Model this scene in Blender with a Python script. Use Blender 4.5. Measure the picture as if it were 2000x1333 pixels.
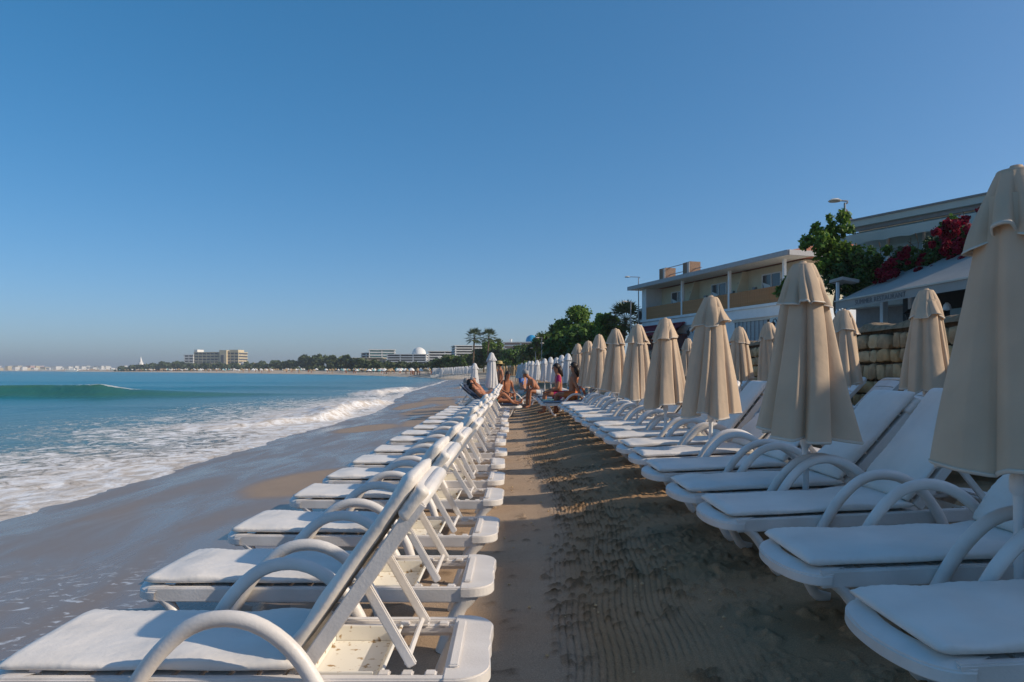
import bpy, bmesh, math, random
import numpy as np
from mathutils import Vector, Matrix
R = math.radians
random.seed(7); rng = np.random.default_rng(11)
scene = bpy.context.scene
for o in list(bpy.data.objects): bpy.data.objects.remove(o)
COL = scene.collection

# ------------------------------------------------------------------ camera, sky, sun, exposure
FPX, HZ, CAMZ = 1400.0, 724.0, 1.42          # focal length in photo pixels, horizon row, eye height
cam_d = bpy.data.cameras.new('camera'); cam = bpy.data.objects.new('camera', cam_d); COL.objects.link(cam)
cam_d.sensor_width = 36; cam_d.lens = FPX/2000*36; cam_d.shift_y = (HZ-666.5)/2000
cam_d.clip_start = .05; cam_d.clip_end = 30000
cam.location = (0, 0, CAMZ); cam.rotation_euler = (R(90), 0, 0); scene.camera = cam
SUN_EL, SUN_AZ = 30.0, -12.0                   # elevation; degrees from +x towards +y
world = bpy.data.worlds.new('World'); scene.world = world; world.use_nodes = True
wn = world.node_tree; wn.nodes.clear()
sky = wn.nodes.new('ShaderNodeTexSky'); sky.sky_type = 'NISHITA'; sky.sun_disc = False
sky.sun_elevation = R(SUN_EL); sky.sun_rotation = R(90-SUN_AZ); sky.altitude = 0
sky.air_density = .72; sky.dust_density = 1.5; sky.ozone_density = 6.0
hs = wn.nodes.new('ShaderNodeHueSaturation'); hs.inputs['Saturation'].default_value = 1.24
gm = wn.nodes.new('ShaderNodeGamma'); gm.inputs[1].default_value = .70          # flatter, as the camera's tone curve shows it
bg = wn.nodes.new('ShaderNodeBackground'); bg.inputs['Strength'].default_value = 0.15
wo = wn.nodes.new('ShaderNodeOutputWorld')
wn.links.new(sky.outputs[0], hs.inputs['Color']); wn.links.new(hs.outputs[0], gm.inputs[0]); wn.links.new(gm.outputs[0], bg.inputs[0]); wn.links.new(bg.outputs[0], wo.inputs[0])
sd = bpy.data.lights.new('sun', 'SUN'); sd.energy = 2.8; sd.angle = R(.6); sd.color = (1, .86, .68)
sun = bpy.data.objects.new('sun', sd); COL.objects.link(sun)
sv = Vector((math.cos(R(SUN_EL))*math.cos(R(SUN_AZ)), math.cos(R(SUN_EL))*math.sin(R(SUN_AZ)), math.sin(R(SUN_EL))))
sun.rotation_euler = sv.to_track_quat('Z', 'Y').to_euler(); sun.location = (30, 5, 25)
vs = scene.view_settings; vs.view_transform = 'Standard'; vs.look = 'None'; vs.exposure = .55; vs.gamma = 1; vs.use_curve_mapping = False
scene.render.engine = 'CYCLES'
try:
    scene.cycles.volume_bounces = 0; scene.cycles.max_bounces = 8; scene.cycles.transparent_max_bounces = 12
except Exception: pass

# ------------------------------------------------------------------ helpers
def pt(u, v, y):                              # photo pixel + real distance -> real place
    return Vector(((u-1000)*y/FPX, y, CAMZ+(HZ-v)*y/FPX))
def tag(o, label=None, cat=None, group=None, kind=None):
    if label: o['label'] = label
    if cat: o['category'] = cat
    if group: o['group'] = group
    if kind: o['kind'] = kind
    return o
def empty(name, loc=(0,0,0), rz=0.0, label=None, cat=None, group=None):
    o = bpy.data.objects.new(name, None); COL.objects.link(o)
    o.location = loc; o.rotation_euler = (0, 0, rz); o.empty_display_size = .1
    return tag(o, label, cat, group)
def link(name, me, parent=None, loc=(0,0,0), rot=(0,0,0)):
    o = bpy.data.objects.new(name, me); COL.objects.link(o); o.parent = parent
    o.location = loc; o.rotation_euler = rot
    return o
def copy_tree(o, parent=None):
    c = o.copy(); COL.objects.link(c); c.parent = parent
    for ch in o.children: copy_tree(ch, c)
    return c
class MB:
    def __init__(s): s.v = []; s.f = []
    def add(s, vs_, fs):
        b = len(s.v); s.v += [tuple(p) for p in vs_]; s.f += [tuple(i+b for i in f) for f in fs]; return s
    def box(s, c, size, rot=None):
        hx, hy, hz = [q/2 for q in size]; P = [Vector((sx*hx, sy*hy, sz*hz)) for sz in (-1,1) for sy in (-1,1) for sx in (-1,1)]
        if rot is not None: P = [rot @ p for p in P]
        return s.add([p+Vector(c) for p in P], [(0,2,3,1),(4,5,7,6),(0,1,5,4),(2,6,7,3),(0,4,6,2),(1,3,7,5)])
    def bx(s, x0, x1, y0, y1, z0, z1):
        return s.box(((x0+x1)/2, (y0+y1)/2, (z0+z1)/2), (abs(x1-x0), abs(y1-y0), abs(z1-z0)))
    def bar(s, a, b, w, h, up=(0,0,1)):
        a = Vector(a); b = Vector(b); d = b-a; L = d.length; x = d.normalized(); y = Vector(up).cross(x)
        if y.length < 1e-4: y = Vector((0,1,0)).cross(x)
        y.normalize(); z = x.cross(y); m = Matrix((x, y, z)).transposed()
        return s.box((a+b)/2, (L, w, h), m)
    def tube(s, pts, rad, n=10, cap=True, side=None):
        # swept section; rad = number, (ru, rv) or a list of them; side = fixed sideways direction
        P = [Vector(p) for p in pts]; m = len(P); vs_ = []; prev = None
        for i, p in enumerate(P):
            t = (P[min(i+1, m-1)]-P[max(i-1, 0)]).normalized()
            if side is not None: u = Vector(side)
            elif prev is None: u = Vector((0,0,1)) if abs(t.z) < .9 else Vector((1,0,0))
            else: u = prev
            u = (u-t*u.dot(t)).normalized(); prev = u; w = t.cross(u)
            r = rad[i] if isinstance(rad, list) else rad
            ru, rv = r if isinstance(r, tuple) else (r, r)
            for k in range(n):
                a = 2*math.pi*k/n; vs_.append(p+u*(ru*math.cos(a))+w*(rv*math.sin(a)))
        fs = [(i*n+k, i*n+(k+1) % n, (i+1)*n+(k+1) % n, (i+1)*n+k) for i in range(m-1) for k in range(n)]
        if cap: fs += [tuple(range(n-1, -1, -1)), tuple((m-1)*n+k for k in range(n))]
        return s.add(vs_, fs)
    def lathe(s, prof, n=16, c=(0,0,0)):
        vs_ = [(c[0]+r*math.cos(2*math.pi*k/n), c[1]+r*math.sin(2*math.pi*k/n), c[2]+z) for r, z in prof for k in range(n)]
        m = len(prof)
        fs = [(i*n+k, i*n+(k+1) % n, (i+1)*n+(k+1) % n, (i+1)*n+k) for i in range(m-1) for k in range(n)]
        fs += [tuple(range(n-1, -1, -1)), tuple((m-1)*n+k for k in range(n))]
        return s.add(vs_, fs)
    def prism(s, poly, z0, z1):
        n = len(poly)
        return s.add([(x, y, z0) for x, y in poly]+[(x, y, z1) for x, y in poly],
                     [tuple(range(n-1, -1, -1)), tuple(range(n, 2*n))]+[(k, (k+1) % n, n+(k+1) % n, n+k) for k in range(n)])
    def mesh(s, name, mat, smooth=False, bevel=0, weld=False):
        me = bpy.data.meshes.new(name); me.from_pydata(s.v, [], s.f); me.update()
        if bevel or weld:
            bm = bmesh.new(); bm.from_mesh(me)
            if weld: bmesh.ops.remove_doubles(bm, verts=bm.verts, dist=1e-4)
            if bevel: bmesh.ops.bevel(bm, geom=list(bm.edges), offset=bevel, segments=2, affect='EDGES', clamp_overlap=True)
            bmesh.ops.recalc_face_normals(bm, faces=bm.faces); bm.to_mesh(me); bm.free()
        if mat: me.materials.append(M[mat] if isinstance(mat, str) else mat)
        if smooth:
            me.polygons.foreach_set('use_smooth', [True]*len(me.polygons))
            if smooth != 2: me.set_sharp_from_angle(angle=R(40))
        return me
    def obj(s, name, mat, parent=None, smooth=False, bevel=0, **k):
        return link(name, s.mesh(name, mat, smooth, bevel), parent, **k)
def grid_mesh(name, X, Y, Z, mat, attrs=None, smooth=True):
    h, w = X.shape; me = bpy.data.meshes.new(name); n = h*w
    me.vertices.add(n); me.vertices.foreach_set('co', np.stack([X, Y, Z], -1).astype(np.float32).ravel())
    idx = np.arange(n).reshape(h, w)
    q = np.stack([idx[:-1, :-1], idx[:-1, 1:], idx[1:, 1:], idx[1:, :-1]], -1).reshape(-1, 4)
    quads_to(me, q)
    for k, a in (attrs or {}).items():
        at = me.attributes.new(k, 'FLOAT', 'POINT'); at.data.foreach_set('value', a.astype(np.float32).ravel())
    me.materials.append(M[mat])
    if smooth: me.polygons.foreach_set('use_smooth', np.ones(len(me.polygons), bool))
    return me
def quads_to(me, q):
    nf = len(q); me.loops.add(nf*4); me.loops.foreach_set('vertex_index', q.astype(np.int32).ravel())
    me.polygons.add(nf); me.polygons.foreach_set('loop_start', np.arange(0, nf*4, 4, dtype=np.int32))
    me.polygons.foreach_set('loop_total', np.full(nf, 4, np.int32)); me.update(calc_edges=True); me.validate()
# value noise
def _h(ix, iy, seed):
    n = (ix.astype(np.int64)*374761393 + iy.astype(np.int64)*668265263 + seed*974634777) & 0xffffffff
    n = ((n ^ (n >> 13))*1274126177) & 0xffffffff
    return ((n ^ (n >> 16)) & 0xffff)/65535.0
def vn(x, y, seed=0):
    ix = np.floor(x); iy = np.floor(y); fx = x-ix; fy = y-iy; fx = fx*fx*(3-2*fx); fy = fy*fy*(3-2*fy)
    a = _h(ix, iy, seed); b = _h(ix+1, iy, seed); c = _h(ix, iy+1, seed); d = _h(ix+1, iy+1, seed)
    return (a*(1-fx)+b*fx)*(1-fy)+(c*(1-fx)+d*fx)*fy
def fbm(x, y, seed=0, o=4):
    r = 0; a = .5; t = 0
    for k in range(o): r = r+a*vn(x, y, seed+k*17); t += a; x = x*2.03+3.1; y = y*2.03+1.7; a *= .5
    return r/t
def sstep(a, b, x): t = np.clip((x-a)/(b-a), 0, 1); return t*t*(3-2*t)

# ------------------------------------------------------------------ materials
M = {}
def mat(name, col, rough=.6, var=.12, scale=8, bump=0, bscale=60, spec=.4, col2=None, metal=0, transl=0, det=4):
    m = bpy.data.materials.new(name); m.use_nodes = True; nt = m.node_tree; N = nt.nodes; L = nt.links
    b = N['Principled BSDF']; b.inputs['Roughness'].default_value = rough
    b.inputs['Specular IOR Level'].default_value = spec; b.inputs['Metallic'].default_value = metal
    tc = N.new('ShaderNodeTexCoord'); tx = N.new('ShaderNodeTexNoise'); tx.inputs['Scale'].default_value = scale
    tx.inputs['Detail'].default_value = det; L.new(tc.outputs['Object'], tx.inputs['Vector'])
    rp = N.new('ShaderNodeValToRGB'); rp.color_ramp.elements[0].position = .3; rp.color_ramp.elements[1].position = .7
    c2 = col2 or tuple(c*(1-var) for c in col); c1 = col if col2 else tuple(min(1, c*(1+var*.6)) for c in col)
    rp.color_ramp.elements[0].color = (*c2, 1); rp.color_ramp.elements[1].color = (*c1, 1)
    L.new(tx.outputs['Fac'], rp.inputs['Fac']); L.new(rp.outputs[0], b.inputs['Base Color'])
    if bump:
        t2 = N.new('ShaderNodeTexNoise'); t2.inputs['Scale'].default_value = bscale; t2.inputs['Detail'].default_value = 5
        L.new(tc.outputs['Object'], t2.inputs['Vector'])
        bp = N.new('ShaderNodeBump'); bp.inputs['Strength'].default_value = bump; bp.inputs['Distance'].default_value = .02
        L.new(t2.outputs['Fac'], bp.inputs['Height']); L.new(bp.outputs[0], b.inputs['Normal'])
    if transl:
        tr = N.new('ShaderNodeBsdfTranslucent'); L.new(rp.outputs[0], tr.inputs[0])
        mx = N.new('ShaderNodeMixShader'); mx.inputs[0].default_value = transl
        L.new(b.outputs[0], mx.inputs[1]); L.new(tr.outputs[0], mx.inputs[2]); L.new(mx.outputs[0], N['Material Output'].inputs['Surface'])
    M[name] = m; return m
mat('white_plastic', (.80,.755,.71), .38, col2=(.67,.62,.57), scale=5, bump=.08, bscale=90)
mat('plastic_dirty', (.74,.71,.64), .5, col2=(.34,.22,.10), scale=26)
M['plastic_dirty'].node_tree.nodes['Color Ramp'].color_ramp.elements[0].position = .33; M['plastic_dirty'].node_tree.nodes['Color Ramp'].color_ramp.elements[1].position = .40
mat('cushion', (.77,.715,.65), .48, var=.09, scale=4, bump=.5, bscale=8)
mat('cushion_edge', (.58,.54,.44), .6, var=.15, scale=10)
mat('cushion_grey', (.20,.25,.30), .6, var=.2)
mat('cushion_navy', (.03,.04,.07), .6, var=.2)
mat('cushion_teal', (.10,.22,.24), .6, var=.2)
mat('canvas_beige', (.70,.54,.39), .85, var=.10, scale=3, bump=.25, bscale=14, spec=.1, transl=.22)
mat('canvas_hem', (.68,.59,.49), .8, var=.06, spec=.1)
mat('canvas_white', (.74,.73,.72), .85, var=.07, scale=3, bump=.2, bscale=14, spec=.1, transl=.2)
mat('canvas_straw', (.45,.32,.18), .9, var=.3, scale=20, transl=.1)
mat('pole_white', (.76,.76,.75), .35, var=.08)
mat('metal_grey', (.30,.31,.32), .4, var=.15, metal=.4)
mat('iron_black', (.02,.02,.022), .5)
mat('stone_a', (.58,.38,.19), .9, col2=(.40,.26,.13), scale=6, bump=.9, bscale=16, spec=.15)
mat('stone_b', (.48,.33,.19), .9, col2=(.30,.20,.115), scale=7, bump=.9, bscale=16, spec=.15)
mat('stone_c', (.64,.46,.27), .9, col2=(.45,.31,.17), scale=5, bump=.9, bscale=14, spec=.15)
mat('mortar', (.12,.085,.055), .95, col2=(.06,.045,.03), scale=9, bump=1, bscale=25, spec=.1)
mat('coping', (.34,.25,.16), .95, col2=(.17,.125,.08), scale=7, bump=1, bscale=20, spec=.1)
mat('render_cream', (.66,.60,.44), .85, var=.08, scale=2, bump=.2, bscale=40)
mat('render_white', (.74,.76,.76), .8, var=.06, scale=2, bump=.15, bscale=40)
mat('render_pale_blue', (.42,.56,.60), .8, var=.06)
mat('render_pink', (.55,.36,.32), .85, var=.12)
mat('concrete_pale', (.58,.54,.47), .85, var=.12)
mat('far_cream', (.62,.52,.34), .85, var=.12, scale=.3)
mat('far_white', (.72,.71,.68), .85, var=.1, scale=.3)
mat('far_teal', (.20,.42,.42), .6, var=.2, scale=.3)
mat('far_dark', (.10,.10,.11), .5, var=.3, scale=.5)
mat('dome_blue', (.02,.26,.50), .35, var=.1)
mat('wood', (.48,.22,.08), .6, col2=(.34,.15,.05), scale=9, bump=.2, bscale=40)
mat('fascia', (.38,.37,.37), .6, var=.1)
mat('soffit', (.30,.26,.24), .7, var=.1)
mat('roof_tile', (.42,.17,.11), .85, var=.2, scale=6)
mat('brick', (.28,.19,.13), .9, var=.25, scale=14, bump=.5)
mat('awning_grey', (.36,.345,.32), .85, var=.05, scale=2, spec=.1)
mat('awning_cream', (.58,.55,.48), .85, var=.05, scale=2, spec=.1)
mat('awning_red', (.22,.02,.04), .8, var=.12)
mat('sign_dark', (.10,.03,.03), .7, var=.2)
mat('sign_orange', (.55,.13,.04), .6)
mat('lettering_grey', (.16,.16,.17), .8)
mat('door_grey', (.30,.37,.42), .5, var=.1)
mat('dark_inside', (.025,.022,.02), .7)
mat('cable_white', (.6,.6,.6), .5)
mat('leaf_green', (.10,.19,.03), .55, var=.45, scale=3, transl=.3, spec=.3)
mat('leaf_dark', (.05,.11,.028), .55, var=.4, scale=3, transl=.22, spec=.3)
mat('leaf_lime', (.19,.30,.04), .55, var=.35, scale=3, transl=.3, spec=.3)
mat('leaf_olive', (.12,.14,.055), .6, var=.4, scale=2, transl=.2, spec=.25)
mat('leaf_far', (.095,.125,.05), .7, col2=(.055,.078,.035), scale=.12, transl=.15, spec=.2)
mat('palm_leaf', (.09,.12,.04), .55, var=.35, scale=2, transl=.2)
mat('flower_crimson', (.26,.006,.03), .6, var=.4, scale=4, transl=.25, spec=.2)
mat('bark', (.16,.11,.07), .9, var=.3, bump=.6, bscale=20)
mat('skin_tan', (.42,.17,.085), .5, var=.10, scale=10)
mat('skin_fair', (.50,.25,.16), .5, var=.10, scale=10)
mat('hair_dark', (.025,.015,.01), .5); mat('hair_grey', (.30,.28,.26), .6); mat('straw', (.50,.38,.16), .8, var=.2, scale=40)
mat('cloth_blue', (.06,.15,.40), .8, var=.15); mat('cloth_teal', (.03,.20,.20), .8, var=.15); mat('cloth_magenta', (.42,.02,.11), .8, var=.12)
mat('cloth_orange', (.60,.16,.04), .8, var=.12); mat('cloth_black', (.02,.02,.025), .8); mat('cloth_pink', (.55,.30,.36), .8, var=.15)
mat('cloth_white', (.70,.69,.66), .8, var=.1); mat('eye_dark', (.02,.015,.01), .3); mat('lip', (.35,.10,.07), .5)
def glass_mat(name, tint, alpha, rough=.05):
    m = bpy.data.materials.new(name); m.use_nodes = True; nt = m.node_tree; N = nt.nodes
    b = N['Principled BSDF']; b.inputs['Base Color'].default_value = (*tint, 1); b.inputs['Roughness'].default_value = rough
    b.inputs['Specular IOR Level'].default_value = .6; b.inputs['Alpha'].default_value = alpha; M[name] = m
glass_mat('window_glass', (.06,.075,.085), 1.0); glass_mat('terrace_glass', (.55,.65,.68), .38)

# ------------------------------------------------------------------ the ground: shape of the beach
SEA = -.30
PX = np.array([-4000,-60,-30,-9,-6.6,-5.6,-4,-2.2,-1.2,-.2,.25,.65,1.1,1.6,3,5,6,14])
PZ = np.array([-30,-3.2,-1.9,-.56,-.355,-.28,-.15,-.03,-.005,.0,.03,.09,.19,.245,.32,.40,.42,.5])
def shore_shift(y): return np.interp(y, [-10,10,22,30,52,90,125], [0,.1,.15,.3,-1.9,-3.6,-5.2])
def zbeach(x, y):
    s = shore_shift(y); w = sstep(0, -4, x); big = np.interp(x-s*w, PX, PZ)
    return big + .035*(fbm(x*.25+9, y*.16, 5, 3)-.5)*sstep(-1.6, -4.5, x)*sstep(-12, -6, x)
def zb(x, y): return float(zbeach(np.array([float(x)]), np.array([float(y)]))[0])

def node_attr(N, name): a = N.new('ShaderNodeAttribute'); a.attribute_name = name; return a
def mixc(N, L, fac, a, b):
    m = N.new('ShaderNodeMix'); m.data_type = 'RGBA'
    if hasattr(fac, 'links'): L.new(fac, m.inputs[0])
    else: m.inputs[0].default_value = fac
    for i, c in ((6, a), (7, b)):
        if isinstance(c, tuple): m.inputs[i].default_value = (*c, 1)
        else: L.new(c, m.inputs[i])
    return m.outputs[2]
def mathn(N, L, op, a, b=None, clamp=False):
    m = N.new('ShaderNodeMath'); m.operation = op; m.use_clamp = clamp
    for i, c in enumerate((a, b)):
        if c is None: continue
        if isinstance(c, (int, float)): m.inputs[i].default_value = c
        else: L.new(c, m.inputs[i])
    return m.outputs[0]
def maprange(N, L, v, a, b, c=0, d=1):
    m = N.new('ShaderNodeMapRange'); m.interpolation_type = 'SMOOTHSTEP'; L.new(v, m.inputs[0])
    for i, q in enumerate((a, b, c, d)): m.inputs[i+1].default_value = q
    return m.outputs[0]
def noise(N, L, vec, scale, detail=4, rough=.5, dist=0):
    t = N.new('ShaderNodeTexNoise'); t.inputs['Scale'].default_value = scale; t.inputs['Detail'].default_value = detail
    t.inputs['Roughness'].default_value = rough; t.inputs['Distortion'].default_value = dist; L.new(vec, t.inputs['Vector']); return t.outputs['Fac']
def mapping(N, L, vec, sc):
    m = N.new('ShaderNodeMapping'); m.inputs['Scale'].default_value = sc; L.new(vec, m.inputs[0]); return m.outputs[0]

def sand_material():
    m = bpy.data.materials.new('sand'); m.use_nodes = True; nt = m.node_tree; N = nt.nodes; L = nt.links; b = N['Principled BSDF']
    tc = N.new('ShaderNodeTexCoord').outputs['Object']
    wet = node_attr(N, 'wet').outputs['Fac']; loose = node_attr(N, 'loose').outputs['Fac']; lace = node_attr(N, 'lace').outputs['Fac']
    n1 = noise(N, L, tc, 3, 6, .6); n2 = noise(N, L, tc, 160, 4, .7); n3 = noise(N, L, mapping(N, L, tc, (1, .30, 1)), 1.5, 7, .62, .5)
    dry = mixc(N, L, n1, (.38,.265,.175), (.51,.375,.26))
    damp = mixc(N, L, n1, (.32,.19,.095), (.47,.30,.165))
    c = mixc(N, L, loose, dry, damp)
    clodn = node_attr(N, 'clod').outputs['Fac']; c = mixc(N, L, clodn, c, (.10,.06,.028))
    grain = maprange(N, L, n2, .3, .7, .72, 1.2)
    g = N.new('ShaderNodeVectorMath'); g.operation = 'SCALE'; L.new(c, g.inputs[0]); L.new(grain, g.inputs['Scale'])
    wetc = mixc(N, L, n3, (.17,.13,.105), (.30,.225,.17))
    c = mixc(N, L, wet, g.outputs[0], wetc)
    # thin lace of foam left on the wet sand
    ln = noise(N, L, mapping(N, L, tc, (1, 1.7, 1)), 5.5, 6, .62, 1.4); lm = mathn(N, L, 'MULTIPLY', maprange(N, L, ln, .56, .64), lace)
    c = mixc(N, L, lm, c, (.62,.62,.62))
    L.new(c, b.inputs['Base Color'])
    wr = maprange(N, L, n3, .3, .7, .16, .42)
    r = N.new('ShaderNodeMix'); L.new(wet, r.inputs[0]); r.inputs[2].default_value = .92; L.new(wr, r.inputs[3])
    L.new(r.outputs[0], b.inputs['Roughness'])
    sp = maprange(N, L, wet, 0, 1, .12, .42); L.new(sp, b.inputs['Specular IOR Level'])
    bp = N.new('ShaderNodeBump'); bp.inputs['Distance'].default_value = .012
    L.new(maprange(N, L, wet, 0, 1, .55, .03), bp.inputs['Strength']); L.new(n2, bp.inputs['Height'])
    bp2 = N.new('ShaderNodeBump'); bp2.inputs['Distance'].default_value = .03; bp2.inputs['Strength'].default_value = .22
    L.new(n3, bp2.inputs['Height']); L.new(bp.outputs[0], bp2.inputs['Normal']); L.new(bp2.outputs[0], b.inputs['Normal'])
    M['sand'] = m
sand_material()
def build_beach():
    xs = np.concatenate([np.linspace(-34, -9, 26)[:-1], np.linspace(-9, -2.2, 70)[:-1], np.arange(-2.2, .1, .04), np.arange(.1, 1.5, .008),
                         np.arange(1.5, 3.2, .018), np.arange(3.2, 5.6, .05), np.linspace(5.6, 14, 16)])
    ys = [-4, -3, -2, -1, 0, .5, 1, 1.4]; y = 1.5
    while y < 126: ys.append(y); y += max(.011, .0042*y)
    X, Y = np.meshgrid(xs, np.array(ys)); Z = zbeach(X, Y)
    edge = .30+.16*(fbm(Y*.5, Y*0+3, 2, 3)-.5)+.10*np.sin(Y*.9+1)          # seaward limit of the raked strip
    rake = sstep(edge-.05, edge+.06, X)*sstep(1.25, .8, X+.25*(fbm(X*1.5, Y*1.1, 8, 3)-.5))
    rough = sstep(edge, edge+.25, X)
    ph = (X + .16*np.sin(Y*.62+.3)+.012*np.sin(Y*5.1) + .03*(fbm(X*.8, Y*.8, 21, 3)-.5))/.035
    fr = np.abs(np.mod(ph, 1)-.5)*2; brk = sstep(.30, .50, fbm(X*2.2+7, Y*1.6, 121, 3)); groove = -np.clip(1-fr/.34, 0, 1)*(.25+.75*brk)
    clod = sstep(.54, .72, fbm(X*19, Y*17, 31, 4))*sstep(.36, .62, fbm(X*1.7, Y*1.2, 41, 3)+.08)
    clod2 = sstep(.50, .78, fbm(X*11+5, Y*10, 51, 3))
    lod = sstep(16, 6, Y)
    Z = Z+rake*(groove*.009+clod*.026)*(.35+.65*lod)
    Z = Z+rough*(1-rake)*(clod*.014+clod2*.022*(.5+fbm(X*.9, Y*.9, 61, 2))+.03*(fbm(X*2.2, Y*2.2, 71, 3)-.5))
    sm = (1-rough)*sstep(-1.4, -.3, X)
    Z = Z+sm*(.008*(fbm(X*3, Y*2, 81, 4)-.5)+.012*sstep(.72, .82, fbm(X*9, Y*9, 91, 2)))
    # damp hollows under the nearest seaward loungers
    wetl = -1.05+.9*(fbm(Y*.33+2, Y*0, 14, 3)-.5)+.5*sstep(5.0, 3.2, Y)-.35*sstep(6, 12, Y)
    wet = sstep(wetl+.25, wetl-.55, X)
    tongue = sstep(.50, .62, fbm(X*.45+3, Y*.13+1, 101, 3))*sstep(-5.2, -4.2, X)*sstep(-1.2, -2.4, X)*sstep(7, 9, Y)
    for bx_, by_, sx_, sy_ in ((-2.75, 9.6, .75, 1.3), (-3.9, 19.5, .9, 1.5), (-3.2, 27, 1.0, 3), (-4.6, 33, .8, 3)):
        tongue = np.maximum(tongue, sstep(.25, .6, np.exp(-((X-bx_)/sx_)**2-((Y-by_)/sy_)**2)+.25*(fbm(X*1.3, Y*.9, 131, 3)-.5)))
    wet = wet*(1-.62*tongue)
    lace = sstep(-1.9, -2.6, X)*sstep(-5.2, -3.8, X)*sstep(6.0, 4.9, Y)*.8+.55*sstep(-.75, -1.2, X)*sstep(4.5, 3.4, Y)*sstep(-2.2, -1.8, X)
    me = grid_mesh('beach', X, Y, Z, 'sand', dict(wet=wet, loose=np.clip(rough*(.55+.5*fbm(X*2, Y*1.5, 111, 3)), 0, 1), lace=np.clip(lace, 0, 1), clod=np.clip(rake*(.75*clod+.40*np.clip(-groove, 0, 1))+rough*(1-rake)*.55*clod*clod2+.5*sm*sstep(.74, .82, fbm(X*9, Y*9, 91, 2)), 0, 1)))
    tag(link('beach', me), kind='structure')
build_beach()

# ------------------------------------------------------------------ the bay shore and land behind it
SH = [(-10.7,112),(-10.9,118),(-17,160),(-39,219),(-75,301),(-143,401),(-280,602),(-436,803),(-700,1120),(-967,1505),(-1433,2007),(-2100,2500),(-3200,3000),(-5200,3500)]
def resample(P, n):
    P = np.array(P, float); s = np.r_[0, np.cumsum(np.hypot(*np.diff(P, axis=0).T))]; t = np.linspace(0, 1, n)**1.7*s[-1]
    return np.stack([np.interp(t, s, P[:, 0]), np.interp(t, s, P[:, 1])], 1)
shore = resample(SH, 140)
def far_land():
    t = np.gradient(shore, axis=0); t /= np.linalg.norm(t, axis=1)[:, None]; nrm = np.stack([t[:, 1], -t[:, 0]], 1)
    d = np.hypot(shore[:, 0], shore[:, 1]); sc = np.clip(d/300, .35, 4)
    offs = [-6, 0, 5, 14, 30, 60, 110, 200, 420, 900]; hill = np.interp(d, [60,150,300,450,650,850,1100,1600,2500], [1.2,2.2,4,6,8,9,6,6,7])
    X = []; Y = []; Z = []; S = []
    for k, o in enumerate(offs):
        X.append(shore[:, 0]+nrm[:, 0]*o*sc); Y.append(shore[:, 1]+nrm[:, 1]*o*sc)
        f = [-1.2/1, SEA, .35, .9, 0, 0, 0, 0, 0, 0][k]
        z = np.full(len(d), f) if k < 4 else 1.0+hill*{4:.12, 5:.35, 6:.7, 7:1.0, 8:1.1, 9:.9}[k]+.5*np.sin(np.arange(len(d))*.7+k)*(k > 5)
        if k >= 2:
            rp = sstep(112, 158, shore[:, 1]); z = (zbeach(X[-1], np.full(len(d), 124.0))-.12)*(1-rp)+z*rp
        Z.append(z); S.append(np.full(len(d), 1.0 if k < 4 else (.5 if k == 4 else 0.0)))
    X, Y, Z, S = [np.array(q) for q in (X, Y, Z, S)]
    me = grid_mesh('far_shore', X[::-1], Y[::-1], Z[::-1]-.04, 'far_ground', dict(sandy=S[::-1]))
    tag(link('far_shore', me), kind='structure'); return nrm, sc, hill, d
def far_ground_mat():
    m = bpy.data.materials.new('far_ground'); m.use_nodes = True; N = m.node_tree.nodes; L = m.node_tree.links; b = N['Principled BSDF']
    tc = N.new('ShaderNodeTexCoord').outputs['Object']; n = noise(N, L, tc, .08, 5); n2 = noise(N, L, tc, .6, 4)
    g = mixc(N, L, n, (.05,.07,.03), (.12,.12,.06)); s = mixc(N, L, n2, (.40,.31,.22), (.56,.47,.36))
    L.new(mixc(N, L, node_attr(N, 'sandy').outputs['Fac'], g, s), b.inputs['Base Color']); b.inputs['Roughness'].default_value = .95
    M['far_ground'] = m
far_ground_mat()
NRM, SHSC, HILL, SHD = far_land()

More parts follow.
